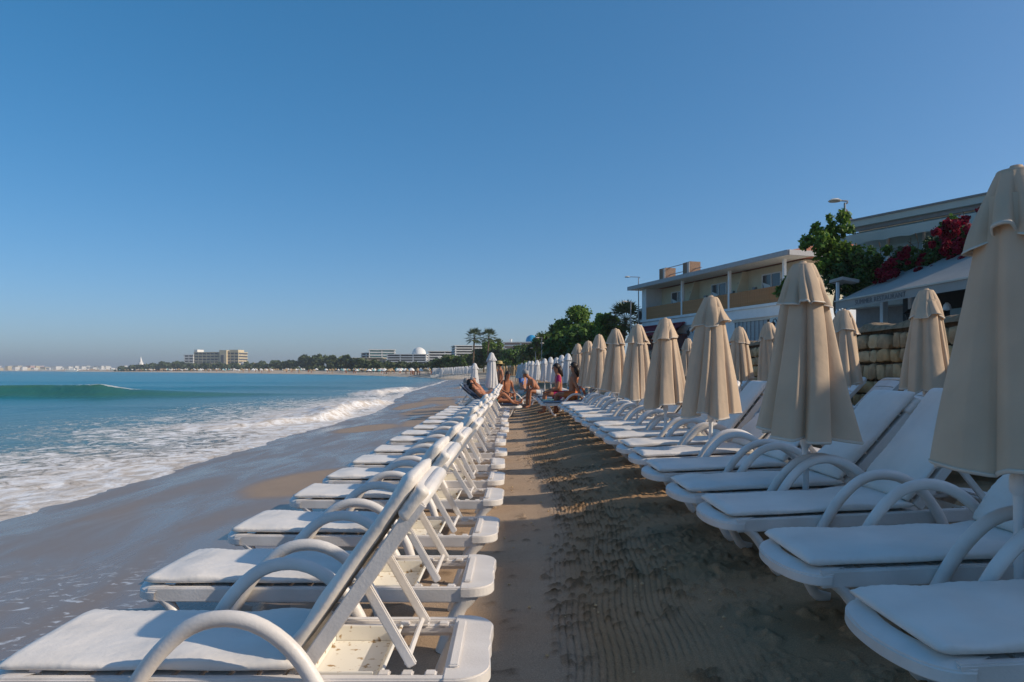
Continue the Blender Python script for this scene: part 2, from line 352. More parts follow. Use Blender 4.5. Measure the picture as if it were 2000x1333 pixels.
# ------------------------------------------------------------------ the sea
def sea_material():
    m = bpy.data.materials.new('sea_water'); m.use_nodes = True; nt = m.node_tree; N = nt.nodes; L = nt.links; b = N['Principled BSDF']
    tc = N.new('ShaderNodeTexCoord').outputs['Object']
    depth = node_attr(N, 'depth').outputs['Fac']; foam = node_attr(N, 'foam').outputs['Fac']; crest = node_attr(N, 'crest').outputs['Fac']
    n0 = noise(N, L, mapping(N, L, tc, (.02, .05, 1)), 1, 4)
    deep = mixc(N, L, n0, (.0,.135,.20), (.002,.20,.26))
    c = mixc(N, L, maprange(N, L, depth, .5, 3.2), (.075,.16,.17), deep)
    c = mixc(N, L, maprange(N, L, depth, .02, .5), (.17,.15,.125), c)
    c = mixc(N, L, mathn(N, L, 'MULTIPLY', crest, maprange(N, L, n0, .3, .7, .55, 1.0)), c, mixc(N, L, n0, (.03,.12,.09), (.07,.16,.06)))
    # foam: streaks and bubbles
    f1 = noise(N, L, mapping(N, L, tc, (.75, .6, 1)), 2.6, 10, .72, 1.6); f2 = noise(N, L, tc, 11, 6, .65, .6)
    fn = mathn(N, L, 'ADD', mathn(N, L, 'MULTIPLY', f1, .72), mathn(N, L, 'MULTIPLY', f2, .28))
    th = maprange(N, L, foam, 0, 1, .74, .30); th.node.interpolation_type = 'LINEAR'
    fm = mathn(N, L, 'MULTIPLY', mathn(N, L, 'SUBTRACT', fn, th), 9.0, True)
    sandy = mixc(N, L, maprange(N, L, f1, .4, .62), (.52,.46,.40), (.80,.80,.80))
    L.new(mixc(N, L, fm, c, sandy), b.inputs['Base Color'])
    rr = maprange(N, L, fm, 0, 1, .24, .75); L.new(rr, b.inputs['Roughness']); b.inputs['IOR'].default_value = 1.33
    L.new(maprange(N, L, fm, 0, 1, .26, .15), b.inputs['Specular IOR Level'])
    w1 = noise(N, L, mapping(N, L, tc, (1, .6, 1)), 1.6, 6, .6, .4); w2 = noise(N, L, mapping(N, L, tc, (.35, .2, 1)), .6, 4, .55)
    h = mathn(N, L, 'ADD', mathn(N, L, 'MULTIPLY', w1, .12), mathn(N, L, 'MULTIPLY', w2, .5)); h = mathn(N, L, 'ADD', h, mathn(N, L, 'MULTIPLY', fm, .035))
    bp = N.new('ShaderNodeBump'); bp.inputs['Distance'].default_value = 1.0; bp.inputs['Strength'].default_value = .55
    L.new(h, bp.inputs['Height']); L.new(bp.outputs[0], b.inputs['Normal'])
    M['sea_water'] = m
sea_material()
def build_sea():
    az = np.radians(np.concatenate([np.linspace(-88, -50, 60)[:-1], np.linspace(-50, 2, 520)]))
    r = np.concatenate([np.geomspace(2.5, 130, 560)[:-1], np.geomspace(130, 9000, 110)])
    A, Rr = np.meshgrid(az, r); X = Rr*np.sin(A); Y = Rr*np.cos(A)
    ss = shore_shift(np.minimum(Y, 125)); off = -(X-ss)-5.7                        # metres out from the water's edge
    Z = np.full(X.shape, SEA)
    near = sstep(260, 60, Rr)
    Z += near*sstep(.3, 5, off)*.10*(fbm(X*.35, Y*.22, 201, 3)-.5)
    Z += sstep(3, -1, off)*.07*(fbm(X*.1, Y*.28, 211, 3)-.5)                        # uneven run-up
    Z += sstep(40, 15, Rr)*.03*(fbm(X*2.2, Y*2.2, 221, 3)-.5)
    # the green swell standing up offshore
    yc = 46+.015*(X+30)**2*(X > -30)+.6*np.sin(X*.35); amp = .82*np.interp(X, [-140,-60,-38,-26.5,-24.6,-19,-12], [.55,.72,.85,1,.62,.30,0])
    q = (Y-yc); prof = np.where(q < 0, np.exp(-(q/1.0)**2), np.exp(-(q/3.4)**2)); Z += amp*prof
    crest = np.clip(amp/.8*np.exp(-((q+.75)/1.0)**2)*1.3, 0, 1)
    lip = np.clip(sstep(-33, -27, X)*sstep(-22, -25, X), 0, 1)*np.exp(-((q-.2)/.5)**2)
    # second lines of swell farther out and a low one inside
    for y0, a0, wd in ((66, .28, 3), (95, .25, 4), (33, .12, 1.6)):
        q2 = Y-(y0+.8*np.sin(X*.15+y0)); Z += a0*np.exp(-(q2/wd)**2)*sstep(-8, -16, X)*(.5+fbm(X*.08, Y*.02+y0, 231, 2))
    # breaker rolling in to the beach
    cx = np.interp(Y, [20,25,38,44,50,66,75], [-8.6,-6.9,-7.0,-8.5,-9.7,-9.4,-10])+.35*np.sin(Y*.55); ba = np.interp(Y, [20,23,27,35,40,46,52,63,72], [0,.16,.30,.27,.03,.03,.24,.22,0])
    qb = X-cx; bp_ = np.where(qb > 0, np.exp(-(qb/.35)**2), np.exp(-(qb/1.3)**2)); lump = .6+.8*fbm(X*1.6, Y*1.6, 241, 3)
    Z += ba*bp_*lump*1.05
    depth = np.maximum(Z-zbeach(X, np.minimum(Y, 126)), 0) ; far = sstep(90, 160, Rr); dist_d = np.clip((off)*.11, 0, 6)
    depth = np.where(off > 0, np.maximum(depth*(1-far), dist_d), depth)
    band = np.exp(-np.maximum(off, 0)/3.0)
    edge = np.exp(-(np.maximum(Z-zbeach(X, np.minimum(Y, 126)), 0)/.028)**2)
    patch = fbm(X*.16, Y*.10, 251, 3)
    foam = .62*band+.56*sstep(20, 5, off)*sstep(.18, .55, patch)*sstep(62, 36, Y)+.5*edge*sstep(-1.5, .3, off+1)
    foam += ba*3.2*np.where(qb > -.6, np.exp(-(np.maximum(qb, 0)/.6)**2), np.exp(-((qb+.6)/1.5)**2))+.85*lip
    foam += .9*np.exp(-((Y-105)/2.5)**2)*np.exp(-((X+19)/3.2)**2)+.8*np.exp(-((Y-98)/2)**2)*np.exp(-((X+14)/2.6)**2)
    foam += .45*np.exp(-((Y-60)/4)**2)*sstep(-20, -14, X)
    crest = np.clip(crest+.35*sstep(20, 50, Y)*sstep(120, 60, Y)*sstep(-10, -20, X)*.5, 0, 1)
    me = grid_mesh('sea', X[::-1], Y[::-1], Z[::-1], 'sea_water', dict(depth=depth[::-1], foam=np.clip(foam, 0, 1)[::-1], crest=crest[::-1]))
    tag(link('sea', me), kind='structure')
build_sea()

# ------------------------------------------------------------------ sun loungers
def sect_pad(L, W, T, seed, taper=.04, wr=.008, n=26, m=56):
    """a soft pad: rounded section swept along x from 0 to L, lying on z = 0"""
    mb = MB(); r = random.Random(seed); ph = [r.uniform(0, 6.28) for _ in range(8)]; vs_ = []
    for i in range(m+1):
        s = i/m; x = L*s; e = min(s, 1-s)*L; k = min(1, e/taper)**.5 if e < taper else 1
        for j in range(n):
            a = 2*math.pi*j/n; ca, sa = math.cos(a), math.sin(a)
            y = math.copysign(abs(ca)**.32, ca)*W/2*(.975+.025*k); z = math.copysign(abs(sa)**.55, sa)*T/2*(.35+.65*k)
            yy = y/(W/2)
            pk = .0018*math.sin(x*150+ph[0]+3*math.sin(x*7))*max(0, abs(yy)-.72)/.28                      # puckers along the seam
            w = wr*(math.sin(x*9+yy*2.2+ph[1])*math.sin(yy*3+ph[2]+x*3)+.6*math.sin(x*21+yy*5+ph[3])*max(0, math.sin(x*4+ph[4])))
            z = z+T/2+(w*k if sa > 0 else 0)+(pk if sa > -.2 else 0)
            z += .006*(1-abs(yy)**2)*k*(1 if sa > 0 else 0)
            vs_.append((x, y+.004*math.sin(x*13+ph[5]), z))
    fs = [(i*n+k, (i+1)*n+k, (i+1)*n+(k+1) % n, i*n+(k+1) % n) for i in range(m) for k in range(n)]
    fs += [tuple(range(n)), tuple(m*n+k for k in range(n-1, -1, -1))]
    return mb.add(vs_, fs)
def curve(P, n=16):
    P = np.array(P, float); t = np.r_[0, np.cumsum(np.linalg.norm(np.diff(P, axis=0), axis=1))]; out = []
    Q = [Vector(p) for p in P]; ss = np.linspace(0, t[-1], n)
    for s in ss:
        i = min(max(int(np.searchsorted(t, s)-1), 0), len(Q)-2); f = (s-t[i])/(t[i+1]-t[i])
        p0 = Q[max(i-1, 0)]; p1 = Q[i]; p2 = Q[i+1]; p3 = Q[min(i+2, len(Q)-1)]
        out.append(.5*((2*p1)+(p2-p0)*f+(2*p0-5*p1+4*p2-p3)*f*f+(3*p1-p0-3*p2+p3)*f**3))
    return out
RAIL, PIV, BL = .33, 1.17, .79
LM = {}
def lounger_meshes():
    # frame: side rails, curved foot lip, rear platform, cross bars, notches
    f = MB()
    for s in (-1, 1):
        f.bx(.12, 1.74, s*.285, s*.325, RAIL-.075, RAIL-.002); f.bx(1.19, 1.72, s*.245, s*.285, RAIL-.05, RAIL-.018)
        for x0 in (1.46, 1.545, 1.63): f.bx(x0, x0+.045, s*.235, s*.284, RAIL-.018, RAIL-.003)
    th = np.linspace(-math.pi/2, math.pi/2, 25)
    o = [(.16-.16*math.cos(a)**.8, .335*math.sin(a)) for a in th]; i_ = [(.245-.15*math.cos(a)**.8, .27*math.sin(a)) for a in th]
    vs_ = []
    for (a, b), (c, d) in zip(o, i_):
        vs_ += [(a, b, RAIL-.065), (a+.004, b*.995, RAIL-.02), ((a*.6+c*.4), (b*.6+d*.4), RAIL-.001), (c, d, RAIL+.001), (c, d, RAIL-.05)]
    f.add(vs_, [(k*5+j, (k+1)*5+j, (k+1)*5+j+1, k*5+j+1) for k in range(24) for j in range(4)]+[(k*5+4, (k+1)*5+4, (k+1)*5, k*5) for k in range(24)])
    P = []
    for k in range(9): a = k/8*math.pi/2; P.append((1.74+.13*math.sin(a), -.205-.13*math.cos(a)))
    P += [(1.862, -.05), (1.868, 0), (1.862, .05)]
    for k in range(9): a = k/8*math.pi/2; P.append((1.74+.13*math.cos(a), .205+.13*math.sin(a)))
    P = [(1.70, -.335)]+P+[(1.70, .335)]
    f.prism(P, RAIL-.05, RAIL+.002); f.bx(1.715, 1.755, -.24, .24, RAIL+.002, RAIL+.016); f.bx(1.13, 1.17, -.285, .285, RAIL-.06, RAIL-.006)
    LM['frame'] = f.mesh('lounger_frame', 'white_plastic', bevel=.006, smooth=True)
    d = MB()
    for k in range(9): d.bx(.22+k*.102, .305+k*.102, -.284, .284, RAIL-.03, RAIL-.008)
    LM['deck'] = d.mesh('lounger_deck', 'white_plastic', bevel=.004, smooth=True)
    t = MB(); t.bx(1.18, 1.44, -.244, .244, RAIL-.085, RAIL-.075); t.bx(1.175, 1.187, -.244, .244, RAIL-.075, RAIL-.01)
    for s in (-1, 1): t.bx(1.188, 1.438, s*.232, s*.244, RAIL-.0745, RAIL-.012)
    t.bar((1.43, 0, RAIL-.08), (1.475, 0, RAIL-.006), .487, .012, up=(-1, 0, .5))
    LM['tray'] = t.mesh('lounger_tray', 'plastic_dirty', bevel=.002)
    for s, nm in ((-1, 'n'), (1, 'f')):
        LM['fleg'+nm] = MB().tube(curve([(.13,s*.285,.30),(.20,s*.292,.262),(.265,s*.30,.17),(.315,s*.308,.07),(.345,s*.312,.025),(.41,s*.315,.0)], 15),
            [(.034,.03)]*4+[(.028,.026)]*7+[(.026,.026),(.026,.028),(.022,.03),(.012,.03)], 12, side=(0,1,0)).mesh('front_leg', 'white_plastic', smooth=True)
        LM['rleg'+nm] = MB().tube(curve([(1.76,s*.285,.30),(1.715,s*.292,.25),(1.665,s*.30,.15),(1.63,s*.306,.06),(1.61,s*.31,.0)], 12),
            [(.034,.045)]*3+[(.03,.036)]*9, 12, side=(0,1,0)).mesh('rear_leg', 'white_plastic', smooth=True)
        LM['arm'+nm] = MB().tube(curve([(.525,s*.352,.13),(.585,s*.354,.25),(.69,s*.356,.41),(.81,s*.358,.52),(.935,s*.358,.555),(1.06,s*.357,.53),(1.18,s*.355,.44),(1.27,s*.353,.30),(1.32,s*.352,.15)], 28),
            (.026, .030), 12, side=(0,1,0)).mesh('armrest', 'white_plastic', smooth=True)
    # backrest in its own frame: a along x, thickness along z (front face up)
    b = MB()
    for s in (-1, 1): b.bx(0, BL-.05, s*.245, s*.285, -.055, 0)
    b.tube(curve([(BL-.06, -.265, -.027), (BL-.015, -.235, -.027), (BL, -.16, -.027), (BL, .16, -.027), (BL-.015, .235, -.027), (BL-.06, .265, -.027)], 18), (.028, .022), 10, side=(0,0,1))
    LM['back'] = b.mesh('backrest', 'white_plastic', bevel=.004, smooth=True)
    def slat(w):
        q = MB(); vs_ = []
        for k in range(13):
            y = -.245+k*.49/12; c = .018*(1-(y/.245)**2)
            vs_ += [(c, y, -.02), (c+w, y, -.02), (c+w, y, -.004), (c, y, -.004)]
        q.add(vs_, [(k*4+j, k*4+(j+1) % 4, (k+1)*4+(j+1) % 4, (k+1)*4+j) for k in range(12) for j in range(4)]+[(3,2,1,0), (48,49,50,51)])
        return q.mesh('slat', 'white_plastic', smooth=True)
    LM['slat'] = slat(.108)
    r_ = MB()
    LM['strut'] = r_.bar((0,0,0), (.345,0,0), .022, .038).mesh('strut', 'white_plastic', bevel=.005, smooth=True)
    LM['rod'] = MB().tube([(0,-.235,0),(0,-.08,.004),(0,.08,.004),(0,.235,0)], .011, 8).mesh('strut_rod', 'white_plastic', smooth=True)
    for c in ('cushion', 'cushion_grey', 'cushion_navy', 'cushion_teal'):
        for v in range(3):
            LM['seat', c, v] = sect_pad(1.085, .585, .046, 3+v).mesh('seat_cushion', c, smooth=2)
            LM['pad', c, v] = sect_pad(.80, .57, .058, 13+v).mesh('back_cushion', c, smooth=2)
    sl = sect_pad(.14, .585, .066, 77, taper=.012, wr=.002, m=20); LM['sleeve'] = sl.mesh('cushion_sleeve', 'cushion', smooth=2)
    LM['tie'] = MB().tube([(0,0,0),(.0,.02,-.05),(.01,.03,-.11)], .006, 6).mesh('tie', 'cushion_edge', smooth=True)
lounger_meshes()
def lounger(loc, label, group, cushion='cushion', ang=55, tilt=0, rz=0, var=0, sleeve=True):
    t = empty('sun_lounger', loc, 0, label, 'sun lounger', group); t.rotation_euler = (0, -R(tilt), rz)
    link('frame', LM['frame'], t); link('tray', LM['tray'], t)
    dk = link('seat_deck', LM['deck'], t)
    for q in ('n', 'f'):
        link('leg', LM['fleg'+q], t); link('leg', LM['rleg'+q], t); link('armrest', LM['arm'+q], t)
    a = R(ang); b = link('backrest', LM['back'], t, (PIV, 0, RAIL+.028), (0, -a, 0))
    for k in range(6): link('slat', LM['slat'], b, (.03+k*.120, 0, 0))
    # props: from the back of the rest down to a notch
    s0 = Vector((PIV+.36*math.cos(a)+.04*math.sin(a), 0, RAIL+.02+.36*math.sin(a)-.02*math.cos(a))); dz = s0.z-(RAIL+.005)
    dx = math.sqrt(max(.345**2-dz*dz, .0004)); an = math.atan2(dz, dx)
    for s in (-1, 1): link('strut', LM['strut'], t, (s0.x, s*.225, s0.z), (0, an, 0))
    link('strut_rod', LM['rod'], t, (s0.x+dx-.02, 0, RAIL+.02))
    if cushion:
        link('seat_cushion', LM['seat', cushion, var % 3], t, (.085, 0, RAIL+.003))
        bc = link('back_cushion', LM['pad', cushion, (var+1) % 3], t, (PIV-.01-.005*math.sin(a), 0, RAIL+.035), (0, -a, 0))
        if sleeve: link('cushion_sleeve', LM['sleeve'], bc, (.652, 0, -.058))
        if var % 2: link('tie', LM['tie'], bc, (.33, -.27, .0))
    return t
ORD = ['nearest','second','third','fourth','fifth','sixth','seventh','eighth','ninth','tenth','eleventh','twelfth','thirteenth','fourteenth','fifteenth','sixteenth','seventeenth','eighteenth','nineteenth','twentieth','twenty-first','twenty-second','twenty-third','twenty-fourth','twenty-fifth','twenty-sixth']
LY = [2.87,3.94,5.09,6.38,7.45,8.6,9.8,11.2,12.3,13.5,14.9,16.2,17.4,18.4,19.5,20.9]
for i, y in enumerate(LY):
    x = -1.94+random.uniform(-.025, .025)
    lounger((x, y, zb(x+.9, y)), f'white lounger with pale cushion in the seaside row, {ORD[i]} from the camera', 'cushioned loungers in the seaside row',
            ang=55+random.uniform(-2, 2)*(i > 0), rz=R(random.uniform(-1.2, 1.2))*(i > 0), var=i)
RY = [2.40,3.36,4.42,5.27,6.25,7.25,8.15,9.15,10.05,10.95,12,13,14,15,16,17,18]
RA = [50,50,50,46,50,43,49,52,47,50,50,48,51,50,49,50,50]
for i, y in enumerate(RY):
    x = 1.18+random.uniform(-.03, .03)
    lounger((x, y, zb(x+.3, y)+.0), f'white lounger with pale cushion in the row below the parasols, {ORD[i]} from the camera', 'cushioned loungers under the closed parasols',
            ang=RA[i], tilt=2.6, rz=R(random.uniform(-1.3, 1.3)), var=i+1, sleeve=i % 3 == 0)
BY = [6.9,7.96,8.8,9.7,10.8,11.9,13,14,15.1,16.2]
for i, y in enumerate(BY):
    x = 3.42+random.uniform(-.04, .04)+.03*(y-8)
    lounger((x, y, zb(x+.3, y)), f'bare white slotted lounger by the stone wall, {ORD[i]} from the camera', 'bare loungers along the stone wall',
            cushion=None, ang=44, tilt=2.0, rz=R(random.uniform(-2, 2)), var=i)
OC = ['cushion_grey', 'cushion_teal', 'cushion_grey', 'cushion_navy', 'cushion_grey', 'cushion_teal']
for i, y in enumerate([19.2,20.4,21.6,22.9,24.2,25.6]):
    x = .75+.09*i*0; n = ['nearest','second','third','fourth','fifth','sixth'][i]
    lounger((x, y, zb(x+.6, y)), f'lounger with dark cover beyond the pale right-hand row, {n} from the camera', 'dark-covered loungers of the next beach', cushion=OC[i], ang=40, tilt=1.5, var=i, sleeve=False)

# ------------------------------------------------------------------ closed parasols
UM = {}
def fold_canopy(seed, H0, H1, R0, R1, n=7, amp=.44, nz=34, na=144, lean=0.0):
    """folded cloth hanging from height H1 to H0 round the pole; returns MB and the bottom ring"""
    r = random.Random(seed); w = [r.uniform(.45, 1.6) for _ in range(n)]; dph = [r.uniform(-.45, .45) for _ in range(n)]; dl = [r.uniform(-.045, .045) for _ in range(n)]; dm = [r.uniform(.55, 1.25) for _ in range(n+1)]; dm[n] = dm[0]
    cw = np.cumsum([0]+w); cw = cw/cw[-1]*2*math.pi; vs_ = []; ph = r.uniform(0, 6.28); sw = r.uniform(-.25, .25)
    for i in range(nz+1):
        s = i/nz; rad = R0+(R1-R0)*(s**.92); a_ = amp*(s**.5)*(1+.15*math.sin(3*s+ph))
        for k in range(na):
            th = 2*math.pi*k/na; j = int(np.searchsorted(cw, th, 'right')-1) % n; f = (th-cw[j])/(cw[j+1]-cw[j])
            aj = a_*(dm[j]*(1-f)+dm[(j+1) % n]*f); lobe = min(1.0, 1.55*abs(math.sin(math.pi*f)))**.8*(1-.10*math.sin(2*math.pi*f+dph[j]*9)*s)                                             # sharp valley between round lobes
            flat = 1+.10*math.cos(2*(th-ph))*s
            rr = rad*(1-aj+aj*lobe*(1.05+.30*dph[j]))*flat*(1+.035*math.sin(5*s+j*2)+(.005*math.sin(th*13+4*s+ph)+.003*math.sin(th*23-7*s))*s)
            tw = sw*s+dph[j]*.35*s*lobe
            z = H1+(H0-H1)*s + (dl[j]*lobe+.02*math.cos(th-ph))*s**3
            vs_.append((rr*math.cos(th+tw)+lean*s, rr*math.sin(th+tw), z))
    mb = MB(); mb.add(vs_, [(i*na+k, i*na+(k+1) % na, (i+1)*na+(k+1) % na, (i+1)*na+k) for i in range(nz) for k in range(na)])
    return mb, vs_[-na:], vs_
def umbrella_meshes(key, canv, var, H=1.92, H0=.73, R1=.288):
    # lower canopy, vent cap with its scalloped skirt, hems, pole, finial
    c, ring, _ = fold_canopy(100+var*7, H0, H-.10, .115, R1)
    UM[key, 'canopy'] = c.mesh('canopy', canv, smooth=2)
    rg = [Vector(p) for p in ring]; UM[key, 'hem'] = MB().tube(rg+[rg[0]], (.010, .003), 6, cap=False).mesh('hem', 'canvas_hem' if 'beige' in canv else canv, smooth=2)
    v, ring2, allv = fold_canopy(300+var*5, H-.275, H-.005, .074, .185, amp=.24, nz=14)
    top = MB(); top.add(v.v, v.f); top.lathe([(.074, H-.012), (.068, H+.006), (.03, H+.014)], 16)
    UM[key, 'cap'] = top.mesh('vent_cap', canv, smooth=2)
    rg = [Vector(p) for p in ring2]; UM[key, 'caphem'] = MB().tube(rg+[rg[0]], (.008, .003), 6, cap=False).mesh('cap_hem', 'canvas_hem' if 'beige' in canv else canv, smooth=2)
    UM[key, 'pole'] = MB().lathe([(.021, -.35), (.021, H-.03)], 14).mesh('pole', 'pole_white', smooth=True)
    UM[key, 'finial'] = MB().lathe([(.02, H+.005), (.026, H+.015), (.022, H+.026), (.006, H+.03)], 14).mesh('finial', canv, smooth=True)
    UM[key, 'spread'] = MB().lathe([(.024, H0-.09), (.034, H0-.07), (.034, H0-.02), (.024, H0)], 12).mesh('runner', 'pole_white', smooth=True)
for v in range(4): umbrella_meshes(('b', v), 'canvas_beige', v)
for v in range(3): umbrella_meshes(('c', v), 'canvas_beige', v+5, H0=.88, R1=.25)
for v in range(2): umbrella_meshes(('w', v), 'canvas_white', v+10, R1=.27)
umbrella_meshes(('s', 0), 'canvas_straw', 30, R1=.25)
def umbrella(x, y, label, group, kind='b', var=0, h=1.0, lean=(0, 0), rz=0, z=None):
    key = (kind, var); t = empty('parasol', (x, y, zb(x, y) if z is None else z), 0, label, 'parasol', group)
    t.rotation_euler = (R(lean[0]), R(lean[1]), rz); t.scale = (1, 1, h)
    link('pole', UM[key, 'pole'], t); c = link('canopy', UM[key, 'canopy'], t); link('hem', UM[key, 'hem'], c)
    k = link('vent_cap', UM[key, 'cap'], t); link('hem', UM[key, 'caphem'], k); link('finial', UM[key, 'finial'], t); link('runner', UM[key, 'spread'], t)
    return t
G1 = 'closed beige parasols over the cushioned row'
UR = [(1993,2.88,2.26),(1575,4.92,2.185),(1388,7.32,2.20),(1300,9.47,2.13),(1244,11.7,2.19),(1205,13.9,2.25),(1170,16.7,2.28),(1150,18.9,2.22),(1130,21.9,2.26)]
for i, (u, y, zt) in enumerate(UR):
    x = (u-1000)*y/FPX; zg = zb(x, y)
    umbrella(x, y, f'closed beige parasol in the front row of parasols, {ORD[i]} from the camera', G1, 'b', (i*3+1) % 4, (zt-zg)/1.96,
             (random.uniform(-.8, .8), [0,.8,-.6,.6,-.5,.8,0,.5,-.5][i]), rz=[.6,2.2,4.1,1.0,5.2,3.0,.2,2.7,4.6][i])
UB = [(1808,7.6,2.30),(1648,9.9,2.28),(1515,12.8,2.30),(1447,13.8,2.28),(1345,19.2,2.30)]
for i, (u, y, zt) in enumerate(UB):
    x = (u-1000)*y/FPX; zg = zb(x, y)
    umbrella(x, y, f'closed beige parasol in front of the stone wall, {ORD[i]} from the camera', 'closed beige parasols before the stone wall', 'c', i % 3, (zt-zg)/1.96,
             (random.uniform(-1, 1), [0,0,4.5,-1,0][i]), rz=i*1.7)
WH = [(1108,690,27.5),(1097,693,29.5),(1088,698,31),(1076,697,34),(1064,700,36),(1049,703,40),(1040,705,42),(1034,705,46),(1027,708,50),(1020,709,55),(1014,712,60)]
for i, (u, v, y) in enumerate(WH):
    x = (u-1000)*y/FPX; zg = zb(x, y); zt = CAMZ+(HZ-v)*y/FPX
    umbrella(x, y, f'closed white parasol beyond the beige row, {ORD[i]} counting away from the beige parasols', 'closed white parasols of the next beach', 'w', i % 2, max(.7, (zt-zg)/1.96), (0, random.uniform(-1, 1)), rz=i*1.3)
for u, v, y, l in ((960,688,26.5,'tall closed white parasol among the sunbathers at the water side'), (927,709,36,'small closed white parasol nearest the sea')):
    x = (u-1000)*y/FPX; zg = zb(x, y); umbrella(x, y, l, 'closed white parasols by the sunbathers', 'w', 0, (CAMZ+(HZ-v)*y/FPX-zg)/1.96, rz=y)
for i in range(6):
    y = 96-i*1.5; x = (984+i*5-1000)*y/FPX
    umbrella(x, y, 'straw-coloured closed parasol in the cluster behind the sunbathers', 'straw-coloured parasols far along the beach', 's', 0, 1.05, rz=i)
for i in range(30):                                                                    # the row across the bay
    u = 846+i*2.7+random.uniform(-.6, .6); y = 158-i*1.3; x = (u-1000)*y/FPX
    umbrella(x, y, 'closed cream parasol in the dense row at the water across the bay', 'parasol row across the bay', 'w', i % 2, 1.08, z=-.2+.012*i)

# ------------------------------------------------------------------ stone wall and terrace behind it
def wx(y): return 5.33+.0407*y
WDIR = Vector((.0407, 1, 0)).normalized(); WN = Vector((-WDIR.y, WDIR.x, 0))          # along the wall; its face towards the sea
WTOP = 2.06
def stone_mesh(w, h, d, seed):
    r = random.Random(seed); bm = bmesh.new(); bmesh.ops.create_cube(bm, size=1.0)
    bmesh.ops.subdivide_edges(bm, edges=bm.edges[:], cuts=2, use_grid_fill=True)
    for v in bm.verts:
        p = v.co*2; k = 1-.10*(abs(p.x)**3*abs(p.z)**3)
        bul = .86+.20*(1-p.x*p.x*.8)*(1-p.z*p.z*.8) if p.y > .5 else 1
        v.co = Vector((p.x*k*w/2*(1+r.uniform(-.16, .0)), p.y*d/2*bul*(1+r.uniform(-.16, .16)), p.z*k*h/2*(1+r.uniform(-.16, .0))))
    bmesh.ops.bevel(bm, geom=[e for e in bm.edges if e.calc_face_angle(0) > .9], offset=.012, segments=1, affect='EDGES')
    me = bpy.data.meshes.new('stone'); bm.to_mesh(me); bm.free(); me.polygons.foreach_set('use_smooth', [True]*len(me.polygons)); me.set_sharp_from_angle(angle=R(50))
    me.materials.append(M[('stone_a', 'stone_b', 'stone_c')[seed % 3]]); return me
def wall_and_terrace():
    rot = math.atan2(WDIR.y, WDIR.x)
    t = empty('stone_wall', (wx(0), 0, 0), rot, 'rough beige stone retaining wall behind the loungers, below the restaurant awning', 'wall')
    Y0, Y1 = -2.0, 62.0; b = MB()
    b.bx(Y0, Y1, -.50, -.06, -.3, WTOP); b.obj('core', 'mortar', t)                          # local y points to the sea
    lib = {}; count = 0; rest = MB(); rr = random.Random(5); zc = .30; row = 0; sizes = (.20, .26, .32, .38, .46)
    hs_ = (.27, .20, .25, .21, .26, .20, .24, .28)
    cands = []
    while zc < WTOP-.13:
        h = min(hs_[row % 8], WTOP-zc+.01); s = Y0+rr.uniform(0, .3)
        while s < Y1:
            w = rr.choice(sizes); cands.append((s+w/2, zc+h/2+rr.uniform(-.014, .014), w, h, rr.randrange(9999))); s += w+.012
        zc += h+.010; row += 1
    vis = [c for c in cands if 6.5 < c[0] < 22]; vis.sort(key=lambda c: c[0]); keep = set(id(c) for c in vis[:300])
    for c in cands:
        s, z, w, h, sd = c; key = (w, h, sd % 6)
        if key not in lib: lib[key] = stone_mesh(w*1.0, h*1.0, .22, sd)
        if id(c) in keep: link('stone', lib[key], t, (s, -.05+.02*math.sin(sd), z), (0, R((sd % 7-3)*1.5), R((sd % 5-2)*2.0)))
        else:
            me = lib[key]; o = (s, -.05+.02*math.sin(sd), z)
            rest.add([(v.co.x+o[0], v.co.y+o[1], v.co.z+o[2]) for v in me.vertices], [tuple(p.vertices) for p in me.polygons])
    ro = rest.obj('stones', 'stone_b', t, smooth=True); ro['kind'] = 'stuff'
    cp = MB(); n = 320
    for k in range(n):                                                                   # rough mortar cap
        pass
    vs_ = []; prof = [(-.54, 0), (-.52, .09), (-.36, .12), (-.15, .115), (.0, .085), (.035, .0)]
    for k in range(n+1):
        s = Y0+(Y1-Y0)*k/n
        for j, (a, z) in enumerate(prof): vs_.append((s, a+.02*math.sin(k*1.7+j), WTOP-.015+z+(.03*math.sin(k*.9+j*.7)+.02*math.sin(k*2.3))*(z > 0)))
    cp.add(vs_, [(k*6+j, k*6+j+1, (k+1)*6+j+1, (k+1)*6+j) for k in range(n) for j in range(5)]); cp.obj('coping', 'coping', t, smooth=2)
    te = MB(); te.add([(wx(-12)+.45, -12, 1.25), (60, -12, 1.25), (60, 130, 1.25), (wx(130)+.45, 130, 1.25), (wx(-12)+.45, -12, -.5), (60, -12, -.5), (60, 130, -.5), (wx(130)+.45, 130, -.5)],
                      [(0,1,2,3), (0,3,7,4), (3,2,6,7), (0,4,5,1)])
    tag(te.obj('terrace_ground', 'concrete_pale'), kind='structure')
wall_and_terrace()

